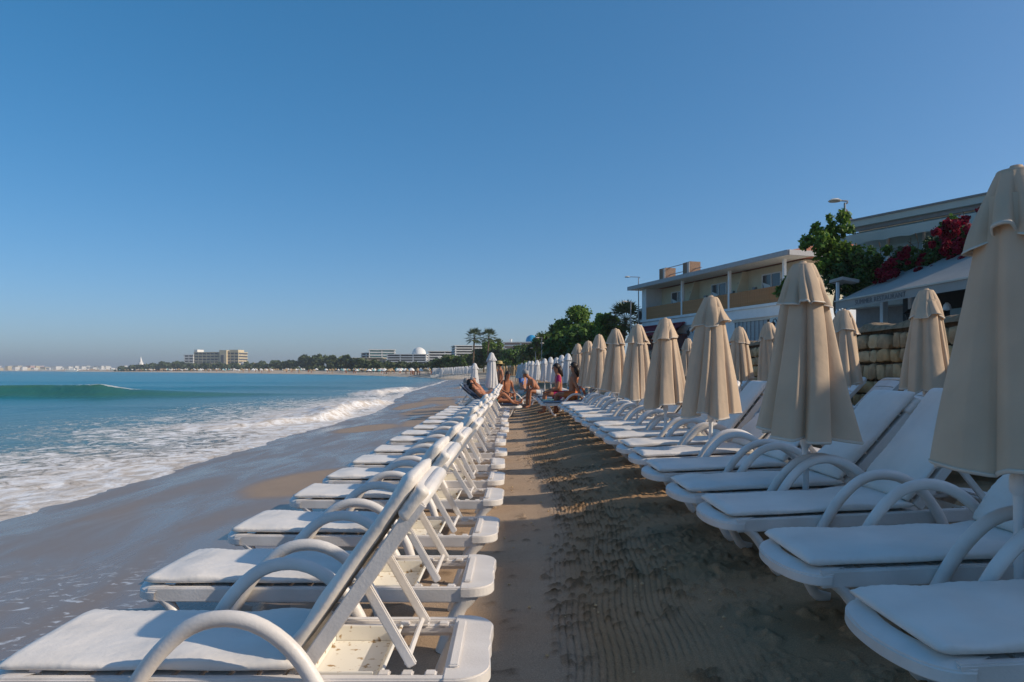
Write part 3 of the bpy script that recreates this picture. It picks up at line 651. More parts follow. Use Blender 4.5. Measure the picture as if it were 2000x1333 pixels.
# ------------------------------------------------------------------ foliage helpers
def leaf_cloud(centers, radii, n, size, seed, shell=.55, flat=.0, aspect=.6, wts=None):
    g = np.random.default_rng(seed); C = np.array(centers, float); Rd = np.array(radii, float)
    if Rd.ndim == 1: Rd = np.repeat(Rd[:, None], 3, 1)
    w = np.prod(Rd, 1)**(2/3) if wts is None else np.array(wts, float); idx = g.choice(len(C), n, p=w/w.sum())
    d = g.normal(size=(n, 3)); d /= np.linalg.norm(d, axis=1)[:, None]; rad = shell+(1-shell)*g.random(n)**.7; rad *= 1+.16*g.normal(size=n)
    P = C[idx]+d*rad[:, None]*Rd[idx]
    nrm = d*.6+g.normal(size=(n, 3))*.6; nrm[:, 2] += .35+flat; nrm /= np.linalg.norm(nrm, axis=1)[:, None]
    t = np.cross(nrm, g.normal(size=(n, 3))); t /= np.linalg.norm(t, axis=1)[:, None]; b = np.cross(nrm, t)
    s = size*(.6+.8*g.random(n))[:, None]
    q = np.stack([P-t*s, P+b*s*aspect-nrm*s*.12, P+t*s, P-b*s*aspect-nrm*s*.12], 1).reshape(-1, 3)
    return q
def leaves_mesh(name, q, mat_):
    me = bpy.data.meshes.new(name); me.vertices.add(len(q)); me.vertices.foreach_set('co', q.astype(np.float32).ravel())
    quads_to(me, np.arange(len(q)).reshape(-1, 4)); me.materials.append(M[mat_]); return me
def clumps(c, rad, n, seed, sz=.42):
    g = random.Random(seed); cs = []; rs = []
    for _ in range(n):
        d = Vector((g.gauss(0, 1), g.gauss(0, 1), g.gauss(0, .9))).normalized()*(g.random()**.45)
        cs.append((c[0]+d.x*rad[0], c[1]+d.y*rad[1], c[2]+d.z*rad[2])); k = sz*(.6+.7*g.random()); rs.append((rad[0]*k, rad[1]*k, rad[2]*k*.8))
    return cs, rs
def broad_tree(loc, h, rad, label, group=None, mats=('leaf_green', 'leaf_lime'), n=5000, leaf=.2, seed=1, trunk=.18, name='broadleaf_tree', trunk_frac=.25):
    t = empty(name, loc, 0, label, 'tree', group); g = random.Random(seed); hb = h*trunk_frac
    tr = MB().tube(curve([(0,0,-.3),(g.uniform(-.1,.1),0,hb*.5),(g.uniform(-.2,.2),g.uniform(-.2,.2),hb),(g.uniform(-.3,.3),0,h*.75)], 12), [trunk*(1-.07*k) for k in range(12)], 10)
    for k in range(7):
        a = k*2.4; z0 = hb*(.7+.1*k/2); e = Vector((math.cos(a)*rad[0]*.7, math.sin(a)*rad[1]*.7, min(h*.95, z0+h*.3)))
        tr.tube(curve([(0,0,z0), (e.x*.4, e.y*.4, z0+(e.z-z0)*.35), e], 7), [trunk*.45*(1-.12*q) for q in range(7)], 6)
    tr.obj('trunk', 'bark', t, smooth=True)
    cs, rs = clumps((0, 0, h*(.52+.12*(trunk_frac > .35))), (rad[0]*.75, rad[1]*.75, h*.40), 34, seed, .34)
    for i, m in enumerate(mats):
        q = leaf_cloud(cs, rs, n//len(mats), leaf, seed*10+i); o = link('crown', leaves_mesh('crown', q, m), t)
    return t
def palm(loc, h, label, group=None, seed=1, r=1.5, lean=.3, n=26):
    t = empty('palm_tree', loc, 0, label, 'palm tree', group); g = random.Random(seed)
    MB().tube(curve([(0,0,-.3),(lean*.2,0,h*.4),(lean,0,h)], 14), [.20-.004*k for k in range(14)], 10).obj('trunk', 'bark', t, smooth=True)
    m = MB()
    for k in range(n):
        a = k*2.39996; el = R(75-115*(k/n)+g.uniform(-8, 8)); d = Vector((math.cos(a)*math.cos(el), math.sin(a)*math.cos(el), math.sin(el)))
        st = .55*r; c0 = Vector((lean, 0, h)); c1 = c0+d*st; m.tube([c0, c1], .02, 5)
        side = d.cross(Vector((0,0,1)));  side = side.normalized() if side.length > .1 else Vector((1,0,0)); up = side.cross(d).normalized()
        for j in range(11):                                                             # pleated fan of one frond
            b = R(-100+20*j); tip = c1+(d*math.cos(b)+side*math.sin(b))*r*.52*(1-.25*abs(b)/1.7)-Vector((0,0,1))*r*.10*g.uniform(.6, 1.4)
            w = (side*math.cos(b)-d*math.sin(b))*.045*r; mid = c1.lerp(tip, .55)+up*.02
            m.add([c1, mid-w, tip, mid+w], [(0,1,2,3)])
    m.obj('crown', 'palm_leaf', t)
    sk = MB()
    for k in range(22):
        a = k*1.9; z = h-.15-.05*k; p0 = Vector((lean*(z/h)+.16*math.cos(a), .16*math.sin(a), z)); sk.add([p0, p0+Vector((.22*math.cos(a)-.06*math.sin(a), .22*math.sin(a)+.06*math.cos(a), -.3)), p0+Vector((.22*math.cos(a)+.06*math.sin(a), .22*math.sin(a)-.06*math.cos(a), -.33))], [(0,1,2)])
    sk.obj('dead_fronds', 'bark', t)
    return t
def street_lamp(loc, h, label, arm=.8, rz=0, group=None, m='metal_grey'):
    t = empty('street_lamp', loc, rz, label, 'street lamp', group)
    MB().tube([(0,0,-.2),(0,0,h*.5),(0,0,h)], [.06,.05,.035], 10).obj('pole', m, t, smooth=True)
    MB().tube(curve([(0,0,h-.05),(.12,0,h+.05),(arm,0,h+.08)], 8), .028, 8).obj('arm', m, t, smooth=True)
    MB().lathe([(.03,-.05),(.2,-.03),(.22,.0),(.12,.06),(.02,.075)], 16, (arm, 0, h+.07)).obj('lamp_head', 'concrete_pale', t, smooth=True)
    return t
def text_mesh(name, body, size, mat_, parent, loc, rot, extrude=.01, width=None):
    cu = bpy.data.curves.new(name, 'FONT'); cu.body = body; cu.size = size; cu.extrude = extrude; cu.align_x = 'CENTER'; cu.align_y = 'CENTER'; cu.resolution_u = 3
    o = bpy.data.objects.new(name, cu); COL.objects.link(o); dg = bpy.context.evaluated_depsgraph_get(); me = bpy.data.meshes.new_from_object(o.evaluated_get(dg))
    bpy.data.objects.remove(o); me.materials.clear(); me.materials.append(M[mat_]); e = link(name, me, parent, loc, rot)
    if width: e.scale.x = width/max(v.co.x for v in me.vertices)/2
    return e

# ------------------------------------------------------------------ the hotel with timber balconies
def hotel():
    d = Vector((-.3185, .948, 0)); rz = math.atan2(d.y, d.x); Gz = 1.25
    t = empty('hotel', (15.9, 42, 0), rz, 'long two-storey cream and white hotel with timber balcony fronts behind the parasols', 'building')
    # local x runs away along the front, local y towards the sea
    E, PT, PB = 8.05, 6.42, 5.45; LEN = 16.9; D = 9.0
    w = MB(); w.bx(0, LEN, -D, -1.5, PB-.12, E-.05); w.obj('upper_wall', 'render_cream', t)
    w = MB(); w.bx(0, LEN, -D, -.25, Gz-1, PB-.16); w.obj('lower_wall', 'render_white', t)
    s = MB(); s.bx(-.1, LEN+.1, -1.495, .10, PB-.155, PB+.02); s.obj('balcony_floor', 'render_white', t, bevel=.01)
    b = MB(); b.bx(-.02, LEN+.02, -.245, -.02, PB-.75, PB-.165); b.obj('band', 'render_white', t)
    for k, x in enumerate((0, 5.3, 11.0, 16.3)):
        MB().bx(x-.09, x+.09, -.16, .02, PB+.02, E-.06).obj('column', 'render_white', t, bevel=.01)
    MB().bx(LEN-.55, LEN, -1.49, .0, PB+.02, E-.06).obj('end_wall', 'render_white', t)
    n = 0
    for x0, x1 in ((.09, 5.21), (5.39, 10.91), (11.09, 16.2)):                            # upright boards
        nb = 22; pitch = (x1-x0)/nb; bd = MB().bx(0, pitch-.012, -.03, .0, 0, PT-PB).mesh('board', 'wood', bevel=.004)
        fr = MB(); fr.bx(x0, x1, -.07, -.035, PT-.14, PT-.06); fr.bx(x0, x1, -.07, -.035, PB+.1, PB+.18); rail = fr.obj('railing', 'wood', t)
        for k in range(nb): link('board', bd, rail, (x0+k*pitch, 0, PB+.025), (0, 0, 0))
    for x0 in (5.35, 11.05):                                                            # slanted dividing screens between the rooms
        q = MB(); q.add([(x0-.06,-1.5,PB),(x0+.06,-1.5,PB),(x0+.06,-.2,PB),(x0-.06,-.2,PB),(x0-.06,-1.5,E-.1),(x0+.06,-1.5,E-.1),(x0+.06,-1.1,E-.1),(x0-.06,-1.1,E-.1),],
                        [(3,2,1,0),(4,5,6,7),(0,1,5,4),(2,3,7,6),(0,4,7,3),(1,2,6,5)]); q.obj('divider', 'render_cream', t)
    for x0 in (2.0, 7.6, 13.0):
        wdw = MB()
        for a in (0, .88, 1.76): wdw.bx(x0+a-.04, x0+a+.04, -1.5, -1.42, PB+.1, E-.55)
        wdw.bx(x0-.04, x0+1.8, -1.5, -1.42, E-.56, E-.48); wi = wdw.obj('window', 'render_white', t)
        for a in (0, .88): MB().bx(x0+a+.04, x0+a+.84, -1.49, -1.45, PB+.1, E-.56).obj('pane', 'window_glass', wi)
        cu = MB(); cu.add([(x0+.98,-1.43,PB+1.35),(x0+1.7,-1.43,PB+1.6),(x0+1.3,-1.43,PB+.3),(x0+1.0,-1.43,PB+.1)], [(0,1,2,3)]); cu.obj('curtain', 'render_white', wi)
    for x0 in (.45, 5.75, 11.6): MB().bx(x0, x0+.55, -1.5, -1.44, PB+.1, PB+1.9).obj('balcony_door', 'window_glass', t)
    for x0 in (1.35, 4.35, 6.7, 9.9): MB().bx(x0, x0+.3, -1.5, -1.33, PB+1.25, PB+1.4).obj('wall_light', 'metal_grey', t, bevel=.01)
    r = MB(); r.add([(-1.3,.75,E),(LEN+.9,.75,E),(LEN+.9,-D-.8,E+.1),(-1.3,-D-.8,E+.1),(-1.3,.75,E+.16),(LEN+.9,.75,E+.16),(LEN+.9,-4.5,E+1.25),(-1.3,-4.5,E+1.25),(LEN+.9,-D-.8,E+.26),(-1.3,-D-.8,E+.26)],
        [(0,1,2,3),(4,7,6,5),(7,9,8,6),(0,4,5,1),(1,5,6,8,2),(0,3,9,7,4)]); ro = r.obj('roof', 'roof_tile', t)
    MB().bx(-1.36, LEN+.96, .75, .83, E-.10, E+.20).obj('gutter', 'fascia', ro, bevel=.01); MB().bx(-1.36, LEN+.9, -.9, .745, E-.09, E-.012).obj('soffit', 'concrete_pale', ro)
    MB().bx(-1.42, -1.305, -D-.8, .74, E-.1, E+.2).obj('gutter', 'fascia', ro)
    for x0 in (11.9, 15.4):
        ch = MB().bx(x0, x0+1.0, -2.2, -1.3, E+.2, E+1.55).obj('chimney', 'brick', ro); MB().bx(x0+.02, x0+.3, -1.295, -1.22, E+.3, E+1.5).obj('flue', 'concrete_pale', ch)
    rl = MB(); rl.bar((12.4,-1.7,E+1.58),(16,-1.7,E+1.58),.05,.05); rl.bar((11,-1.7,E+1.0),(16,-1.7,E+1.0),.05,.05); rl.obj('roof_rail', 'metal_grey', ro)
    # ground floor: louvred opening, pale panel, door, red awning and sign board
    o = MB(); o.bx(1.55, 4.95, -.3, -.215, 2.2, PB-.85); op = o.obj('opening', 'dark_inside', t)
    lv = MB().bx(0, .34, 0, .03, 0, 1.25).mesh('louvre', 'metal_grey', bevel=.004)
    for k in range(8): link('louvre', lv, op, (1.68+k*.4, -.21, PB-2.2))
    fr = MB(); fr.bx(1.5, 5.0, -.2, -.16, PB-2.28, PB-2.2); fr.bx(1.5, 5.0, -.2, -.16, PB-.93, PB-.85); fr.obj('louvre_frame', 'concrete_pale', op)
    MB().bx(.35, 1.45, -.25, -.215, 2.0, PB-.85).obj('panel', 'render_pale_blue', t)
    dr = MB().bx(7.7, 9.3, -.25, -.2, 1.3, PB-1.05).obj('door', 'door_grey', t)
    for a in (0, 1): MB().bx(7.82+a*.75, 8.42+a*.75, -.2, -.17, 2.9, PB-1.2).obj('pane', 'window_glass', dr)
    MB().bx(8.46, 8.5, -.19, -.14, 2.0, 2.3).obj('handle', 'iron_black', dr)
    lb = MB().bx(10.6, 16.9, -.25, .15, 3.05, 4.1).obj('sign_board', 'sign_dark', t)
    text_mesh('lettering', 'RESTAURANT', .85, 'sign_orange', lb, (13.9, .17, 3.55), (R(90), 0, R(180)), width=5.6)
    aw = MB(); aw.add([(10.4,.1,4.85),(17.3,.1,4.85),(17.3,1.0,4.35),(10.4,1.0,4.35),(10.4,1.0,4.1),(17.3,1.0,4.1),(10.4,.1,4.8),(17.3,.1,4.8)], [(0,1,2,3),(3,2,5,4),(6,4,5,7)]); a_ = aw.obj('red_awning', 'awning_red', t)
    MB().bar((10.4,.12,4.9),(17.3,.12,4.9),.12,.1).obj('awning_roll', 'awning_red', a_); MB().bar((10.4,1.02,4.36),(17.3,1.02,4.36),.05,.05).obj('front_bar', 'concrete_pale', a_)
    for x0 in (11.2, 13.3, 15.2): MB().bx(x0, x0+1.6, -.25, -.2, 1.3, 3.0).obj('shop_window', 'window_glass', t)
    # small lanterns on brackets
    for x0 in (.75, 6.6, 9.9):
        ln = MB().lathe([(.02,-.2),(.09,-.15),(.13,.1),(.16,.12),(.03,.24),(.02,.3)], 8, (x0,.12,PB-1.35)).obj('lantern', 'iron_black', t); MB().tube(curve([(x0,-.24,PB-1.3),(x0,-.05,PB-.95),(x0,.12,PB-1.05)], 7), .025, 6).obj('bracket', 'iron_black', ln)
    ac = MB().bx(17.0, 17.5, -.9, .0, PB-.1, PB+1.0).obj('air_conditioner', 'concrete_pale', t, bevel=.03)
    MB().lathe([(.36,-.01),(.36,.01)], 20).obj('fan_grille', 'iron_black', ac, loc=(17.25,.012,PB+.45), rot=(R(90),0,0))
    MB().bx(16.95, 17.7, -1.2, .05, PB-.25, PB-.12).obj('shelf', 'iron_black', t)
    MB().tube([(17.2,-.9,1.2),(17.2,-.9,E)], .07, 8).obj('drain_pipe', 'iron_black', t, smooth=True)
    street_lamp((10.15, 57.5, 1.2), 7.65, 'street lamp with a flat head standing at the far corner of the hotel', arm=-.9, group='street lamps')
hotel()

# ------------------------------------------------------------------ the restaurant: awning, planting, glazed upper terrace
def restaurant():
    t = empty('restaurant', (9.93, 22, 0), 0, 'restaurant with grey awning, glazed upper terrace and pale roof above the stone wall', 'building')
    def P(u, v, y): return pt(u, v, y)-Vector((9.93, 22, 0))
    # lower awning: sloping cloth, front valance with the name
    a0 = P(1632, 590, 22); ad = Vector((.084, -.9965, 0)); inl = Vector((.9965, .084, 0)); La = 15.0; rise = 1.15; dep = 2.5
    p = [a0, a0+ad*La, a0+ad*La+inl*dep+Vector((0,0,rise)), a0+inl*dep+Vector((0,0,rise))]
    # cloth with the sag between its arms
    n, m = 40, 8; vs_ = []
    for i in range(n+1):
        for j in range(m+1):
            q = (p[0].lerp(p[1], i/n)).lerp(p[3].lerp(p[2], i/n), j/m); q.z -= .05*math.sin(math.pi*j/m)*(1+.3*math.sin(i*.8)); vs_.append(q)
    aw = MB().add(vs_, [(i*(m+1)+j, (i+1)*(m+1)+j, (i+1)*(m+1)+j+1, i*(m+1)+j+1) for i in range(n) for j in range(m)])
    aw.add([p[0], p[3], p[3]+Vector((0,0,-.35)), p[0]+Vector((0,0,-.10))], [(0,1,2,3)])
    A = aw.obj('awning', 'awning_grey', t, smooth=2)
    va = MB(); va.add([p[0], p[1], p[1]-Vector((0,0,.235)), p[0]-Vector((0,0,.235))], [(0,1,2,3)]); V_ = va.obj('valance', 'awning_grey', A)
    MB().bar(p[0]+Vector((-.02,0,.01)), p[1]+Vector((-.02,0,.01)), .05, .04).obj('front_bar', 'awning_cream', A)
    c = a0+ad*2.25-Vector((.012, 0, .13)); text_mesh('lettering', 'SUMMER RESTAURANT', .2, 'lettering_grey', V_, c, (R(90), 0, math.atan2(ad.y, ad.x)), .002, width=2.35)
    # rooms below the awning
    f0 = a0+inl*1.9; wl = MB(); z0, z1 = 1.2, 4.5
    def along(s, off, z): q = f0+ad*s+inl*off; return Vector((q.x, q.y, z))
    def panel(name, s0, s1, za, zc, off, th, mt, par):
        k = MB(); k.add([along(s0,off,za),along(s1,off,za),along(s1,off+th,za),along(s0,off+th,za),along(s0,off,zc),along(s1,off,zc),along(s1,off+th,zc),along(s0,off+th,zc)],
            [(3,2,1,0),(4,5,6,7),(0,1,5,4),(2,3,7,6),(0,4,7,3),(1,2,6,5)]); return k.obj(name, mt, par)
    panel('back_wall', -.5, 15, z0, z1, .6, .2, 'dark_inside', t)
    for s in (.2, 1.55, 4.6, 7.2): panel('post', s, s+.16, z0, z1-.9, -.6, .16, 'render_white', t)
    panel('blue_shutter', 2.0, 3.3, z0, 3.15, .35, .06, 'render_pale_blue', t); panel('glass_door', .5, 1.4, z0, 3.2, .4, .05, 'window_glass', t)
    panel('shutter', 4.8, 6.4, z0, 3.1, .35, .06, 'window_glass', t)
    for s in (1.75, 4.45, 6.4):
        q = along(s, -.7, 3.0); l = MB().lathe([(.02,-.17),(.06,-.14),(.10,.02),(.17,.03),(.10,.09),(.02,.16)], 8, q).obj('lantern', 'iron_black', t); MB().tube([q+Vector((0,0,.1)), q+Vector((.1,.0,.22)), q+Vector((.22,0,.15))], .018, 6).obj('bracket', 'iron_black', l)
    sp = along(4.0, -1.2, 2.95); MB().lathe([(.03,-.02),(.1,.0),(.08,.12),(.03,.18)], 10, sp).obj('spotlight', 'pole_white', t, smooth=True)
    # upper terrace: floor edge, posts, glass, roll blinds, awning strip, roof
    c0 = P(1668, 447, 26); nd = Vector((.4956, -.8686, 0)); ni = Vector((.8686, .4956, 0)); LU = 13.0
    def U(s, off, z): q = c0+nd*s+ni*off; return Vector((q.x, q.y, z))
    def upan(name, s0, s1, za, zc, off, th, mt, par, bev=0):
        k = MB(); k.add([U(s0,off,za),U(s1,off,za),U(s1,off+th,za),U(s0,off+th,za),U(s0,off,zc),U(s1,off,zc),U(s1,off+th,zc),U(s0,off+th,zc)],
            [(3,2,1,0),(4,5,6,7),(0,1,5,4),(2,3,7,6),(0,4,7,3),(1,2,6,5)]); return k.obj(name, mt, par, bevel=bev)
    zr = c0.z
    rf = upan('roof', -.25, LU, zr-.02, zr+.20, -.35, 7.0, 'awning_cream', t); upan('roof_edge', -.3, LU, zr+.2, zr+.26, -.4, 7.1, 'soffit', rf); upan('fascia', -.2, LU, zr-.16, zr-.025, -.2, .1, 'soffit', rf)
    upan('roof_gable', -.45, -.26, zr-.6, zr+.2, 1.5, 4.5, 'wood', rf)
    k = MB(); nn = 60; vs_ = []
    for i in range(nn+1):
        s = LU*i/nn; w_ = .05*abs(math.sin(i*math.pi/4)); vs_ += [U(s-.1, .1, zr-.18), U(s-.1, -.75, zr-.38), U(s-.1, -.77, zr-.74+w_)]
    k.add(vs_, [(i*3+j, (i+1)*3+j, (i+1)*3+j+1, i*3+j+1) for i in range(nn) for j in range(2)]); k.obj('scalloped_awning', 'awning_cream', t)
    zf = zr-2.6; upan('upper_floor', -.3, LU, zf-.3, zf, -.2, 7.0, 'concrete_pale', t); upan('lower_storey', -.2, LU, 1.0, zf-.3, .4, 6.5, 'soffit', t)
    for i in range(9):
        s = i*1.25; po = upan('post', s, s+.06, zf, zr-.15, -.02, .06, 'pole_white', t)
    for i in range(8):
        s = i*1.25+.07; upan('glass_pane', s, s+1.17, zf, zr-.85, .0, .02, 'terrace_glass', t); upan('roller_blind', s, s+1.17, zr-1.35-.02*(i % 3), zr-.16, .04, .02, 'render_pale_blue', t)
    upan('back_room', 5.6, LU, zf, zr-.05, 2.2, 4.5, 'soffit', t); upan('serving_counter', 3.8, 4.7, zf, zf+1.0, 1.0, .6, 'pole_white', t)
    upan('dark_window', 9.0, 10.6, zf+.3, zr-.5, 2.1, .06, 'window_glass', t)
    sl = U(-.1, -.1, zr+.2); MB().box(sl+Vector((-.1, 0, .25)), (.5, .25, .16), Matrix.Rotation(R(60), 3, 'Y')).obj('floodlight', 'soffit', rf, bevel=.02)
    street_lamp(tuple(pt(1650, 640, 25.0)), 4.35, 'street lamp with a round head in front of the glazed terrace', arm=-.35, group='street lamps')
    # small canopy at the left end
    cn = MB().bar(P(1632, 547, 23), P(1665, 553, 23), .9, .1).obj('porch_canopy', 'awning_grey', t); MB().bar(P(1636, 552, 23), P(1636, 625, 23), .08, .08).obj('post', 'render_white', t)
    bx_ = MB(); a1 = P(1632, 610, 23); bx_.bar(a1, P(1660, 604, 22.5), .04, .04); bx_.bar(P(1640, 600, 23), P(1655, 625, 22.8), .04, .04); bx_.obj('trellis', 'render_white', t)
restaurant()
def planting():
    # tree at the corner of the terrace and the bougainvillea that runs along it
    o = pt(1640, 640, 24.0); o.z = 1.25
    t = empty('terrace_tree', o, 0, 'bushy green tree at the left corner of the glazed terrace', 'tree')
    MB().tube(curve([(0,0,-.2),(.1,0,1.3),(-.1,.1,2.4),(.1,0,3.4)], 12), [.13-.006*k for k in range(12)], 10).obj('trunk', 'bark', t, smooth=True)
    def blob(L_):
        cs, rs = [], []
        for u, v, y, r in L_: p = pt(u, v, y)-o; cs.append(tuple(p)); rs.append(r)
        return cs, rs
    top = [(1612,478,24,.55),(1640,470,24,.5),(1596,470,24,.35),(1660,490,24,.45),(1625,500,24,.65),(1650,520,24,.6),(1610,515,24,.5),(1640,450,24,.3),(1605,450,24,.3)]
    cs, rs = blob(top); g_ = random.Random(8); cs, rs = [(c[0]+g_.gauss(0, .5)*r, c[1]+g_.gauss(0, .5)*r, c[2]+g_.gauss(0, .5)*r) for c, r in zip(cs, rs) for _ in range(6)], [r*g_.uniform(.25, .5) for r in rs for _ in range(6)]; link('crown', leaves_mesh('crown', leaf_cloud(cs, rs, 4200, .075, 5, shell=.35), 'leaf_green'), t); link('crown', leaves_mesh('crown', leaf_cloud(cs, rs, 1800, .075, 6, shell=.7), 'leaf_lime'), t)
    low = [(1640,545,23.8,.55),(1670,550,23.6,.55),(1660,525,24,.6),(1690,535,23.6,.5)]
    cs, rs = blob(low); link('crown', leaves_mesh('crown', leaf_cloud(cs, rs, 4200, .075, 7, shell=.35), 'leaf_dark'), t)
    o2 = pt(1790, 540, 22.5)
    b = empty('bougainvillea', o2, 0, 'dark green bougainvillea with crimson flowers spilling over the grey awning', 'climbing plant')
    def blob2(L_):
        cs, rs = [], []
        for u, v, y, r in L_: p = pt(u, v, y)-o2; cs.append(tuple(p)); rs.append(r)
        return cs, rs
    gr = [(1690,520,23,.45),(1715,525,22.8,.5),(1740,520,22.6,.5),(1765,515,22.4,.5),(1790,510,22,.5),(1815,505,21.6,.5),(1840,490,21.2,.5),(1700,540,22.8,.4),(1750,540,22.4,.42),(1800,530,21.8,.45),(1860,470,21,.5),(1885,470,20.6,.5),(1875,440,21,.4),(1905,485,20.4,.5),(1680,555,22.8,.35),(1925,480,20,.55),(1950,470,19.6,.6)]
    cs, rs = blob2(gr); g_ = random.Random(9); cs, rs = [(c[0]+g_.gauss(0, .5)*r, c[1]+g_.gauss(0, .5)*r, c[2]+g_.gauss(0, .45)*r) for c, r in zip(cs, rs) for _ in range(5)], [r*g_.uniform(.3, .55) for r in rs for _ in range(5)]; link('leaves', leaves_mesh('leaves', leaf_cloud(cs, rs, 13000, .062, 15, shell=.35), 'leaf_dark'), b); link('leaves', leaves_mesh('leaves', leaf_cloud(cs, rs, 3000, .062, 16), 'leaf_green'), b)
    fl = [(1740,535,22.2,.35),(1770,540,22,.38),(1790,548,21.6,.32),(1815,530,21.4,.4),(1835,515,21,.38),(1765,500,22.2,.3),(1850,470,20.8,.42),(1865,450,20.8,.36),(1890,480,20.2,.45),(1910,495,20,.42),(1880,440,20.8,.3),(1905,455,20.2,.42),(1725,550,22.4,.25),(1800,505,21.8,.28),(1930,490,19.6,.5)]
    fl = [(u, v, y-.45, r) for u, v, y, r in fl]; cs, rs = blob2(fl); cs, rs = [(c[0]+g_.gauss(0, .55)*r, c[1]+g_.gauss(0, .4)*r, c[2]+g_.gauss(0, .5)*r) for c, r in zip(cs, rs) for _ in range(5)], [r*g_.uniform(.2, .45) for r in rs for _ in range(5)]; fq = link('flowers', leaves_mesh('flowers', leaf_cloud(cs, rs, 9000, .048, 17, shell=.3, aspect=.8), 'flower_crimson'), b)
    st = MB(); g = random.Random(3)
    for k in range(22):
        u, v, y, r = g.choice(gr); p = pt(u, v, y)-o2; e = p+Vector((g.uniform(-.3,.3), g.uniform(-.3,.3), g.uniform(.4,.85))); st.tube(curve([p, p.lerp(e,.5)+Vector((.08,0,.1)), e], 6), .012, 5)
    st.obj('stems', 'bark', b)
    sp = []
    for p in ((1625,440,24),(1600,455,24),(1700,490,23),(1735,488,22.5),(1860,428,21),(1780,490,22)):
        q = pt(*p); sp.append((tuple(q-o2), .16))
    link('leaves', leaves_mesh('leaves', leaf_cloud([s[0] for s in sp], [s[1] for s in sp], 420, .08, 18, shell=.1), 'leaf_green'), b)
    o3 = pt(1532, 600, 30); o3.z = 1.25
    h = empty('balcony_shrub', o3, 0, 'small dark shrub hiding the near end of the timber balcony', 'shrub')
    cs = [tuple(pt(u, v, 30)-o3) for u, v in ((1540,560),(1530,570),(1548,545),(1545,572))]; link('crown', leaves_mesh('crown', leaf_cloud(cs, [.34,.3,.26,.3], 1100, .10, 25), 'leaf_green'), h)
    MB().tube([(0,0,-.1),(.1,0,1.5),(.25,0,3.0)], [.06,.05,.03], 8).obj('trunk', 'bark', h, smooth=True)
planting()
# the tall house next door (outside the picture) that puts the near right-hand loungers in the shade
def neighbour():
    t = empty('corner_house', (10.2, 0, 0), 0, 'plain cream two-storey house right of the restaurant, beyond the picture edge', 'building')
    MB().bx(0, 8, -14, 4.4, 1.0, 5.75).obj('wall', 'render_cream', t); r = MB().bx(-.35, 8.3, -14.3, 4.6, 5.752, 5.92).obj('roof', 'fascia', t)
    for k in range(5):
        for z in (2.0, 4.2):
            w = MB().bx(-.06, -.002, -13+k*3.5, -11.7+k*3.5, z, z+1.2).obj('window', 'render_white', t); MB().bx(-.075, -.062, -12.9+k*3.5, -11.8+k*3.5, z+.1, z+1.1).obj('pane', 'window_glass', w)
neighbour()

# ------------------------------------------------------------------ trees and lamps along the shore road
broad_tree(tuple(pt(1140, 696, 66)), 5.2, (2.9, 2.9), 'large bright green tree beyond the beige parasols', mats=('leaf_green', 'leaf_lime'), n=17000, leaf=.14, seed=3)
broad_tree(tuple(pt(1108, 700, 70)), 3.6, (2.3, 2.3), 'lower green tree left of the large bright tree', mats=('leaf_green', 'leaf_dark'), n=9000, leaf=.14, seed=4)
broad_tree(tuple(pt(1180, 700, 62)), 4.2, (2.0, 2.0), 'leafy green tree between the large tree and the round palm', mats=('leaf_green', 'leaf_lime'), n=9000, leaf=.14, seed=14)
broad_tree(tuple(pt(1070, 705, 84)), 4.2, (2.0, 2.0), 'round green tree behind the white parasols', mats=('leaf_green', 'leaf_olive'), n=9000, leaf=.15, seed=5)
broad_tree(tuple(pt(1050, 718, 92)), 3.6, (1.9, 1.9), 'dark green tree by the tall lamp posts', mats=('leaf_dark', 'leaf_olive'), n=8000, leaf=.15, seed=6)
for u, v, y, h, l in ((1088,720,60,2.8,'low green bush behind the white parasols'),(1110,716,56,3.0,'low green bush left of the farthest beige parasols'),(1132,714,52,3.2,'low green bush behind the farthest beige parasols')):
    broad_tree(tuple(pt(u, v, y)), h, (1.5, 1.5), l, 'bushes along the shore road', ('leaf_green', 'leaf_dark'), 2600, .18, int(u), name='roadside_bush', trunk=.08)
palm(tuple(pt(1215, 700, 60)), 3.2, 'stout palm beside the far end of the hotel', seed=2, r=1.9, n=40)
GT = [(1020,722,118,4.6,2.6,('leaf_olive','leaf_green')),(1000,722,112,3.6,2.4,('leaf_green','leaf_dark')),(975,722,120,4.4,2.4,('leaf_dark','leaf_olive')),(962,724,124,6.2,2.2,('leaf_green','leaf_lime')),(945,724,126,4.2,2.6,('leaf_dark','leaf_olive')),(930,724,130,3.8,2.4,('leaf_dark','leaf_olive')),(905,724,136,3.4,2.6,('leaf_green','leaf_olive')),(885,724,142,3.2,2.6,('leaf_green','leaf_olive')),(865,725,150,3.4,2.8,('leaf_olive','leaf_dark')),(1035,722,104,3.8,2.0,('leaf_green','leaf_olive'))]
POS = ['behind the straw parasols','just right of the palms','between the palms and the blue dome','tallest one beside the right-hand palm','between the two palms','below the left palm','left of the palms','left of the palms, next to the water row','leftmost by the parasol row','right of the blue dome']
for i, (u, v, y, h, r, ms) in enumerate(GT):
    broad_tree(tuple(pt(u, v+1, y*1.25)), h*1.3, (r*1.25, r*1.25), f'shore tree {POS[i]}', 'trees at the turn of the bay', ms, 4200, .26, 40+i, trunk_frac=.2)
palm(tuple(pt(924, 724, 150)), 7.0, 'left of the two tall palms above the bay', seed=11, r=2.4); palm(tuple(pt(952, 724, 150)), 7.1, 'right of the two tall palms above the bay', seed=12, r=2.2)
palm(tuple(pt(970, 724, 156)), 5.7, 'shorter palm to the right of the two tall palms', seed=13, r=1.6)
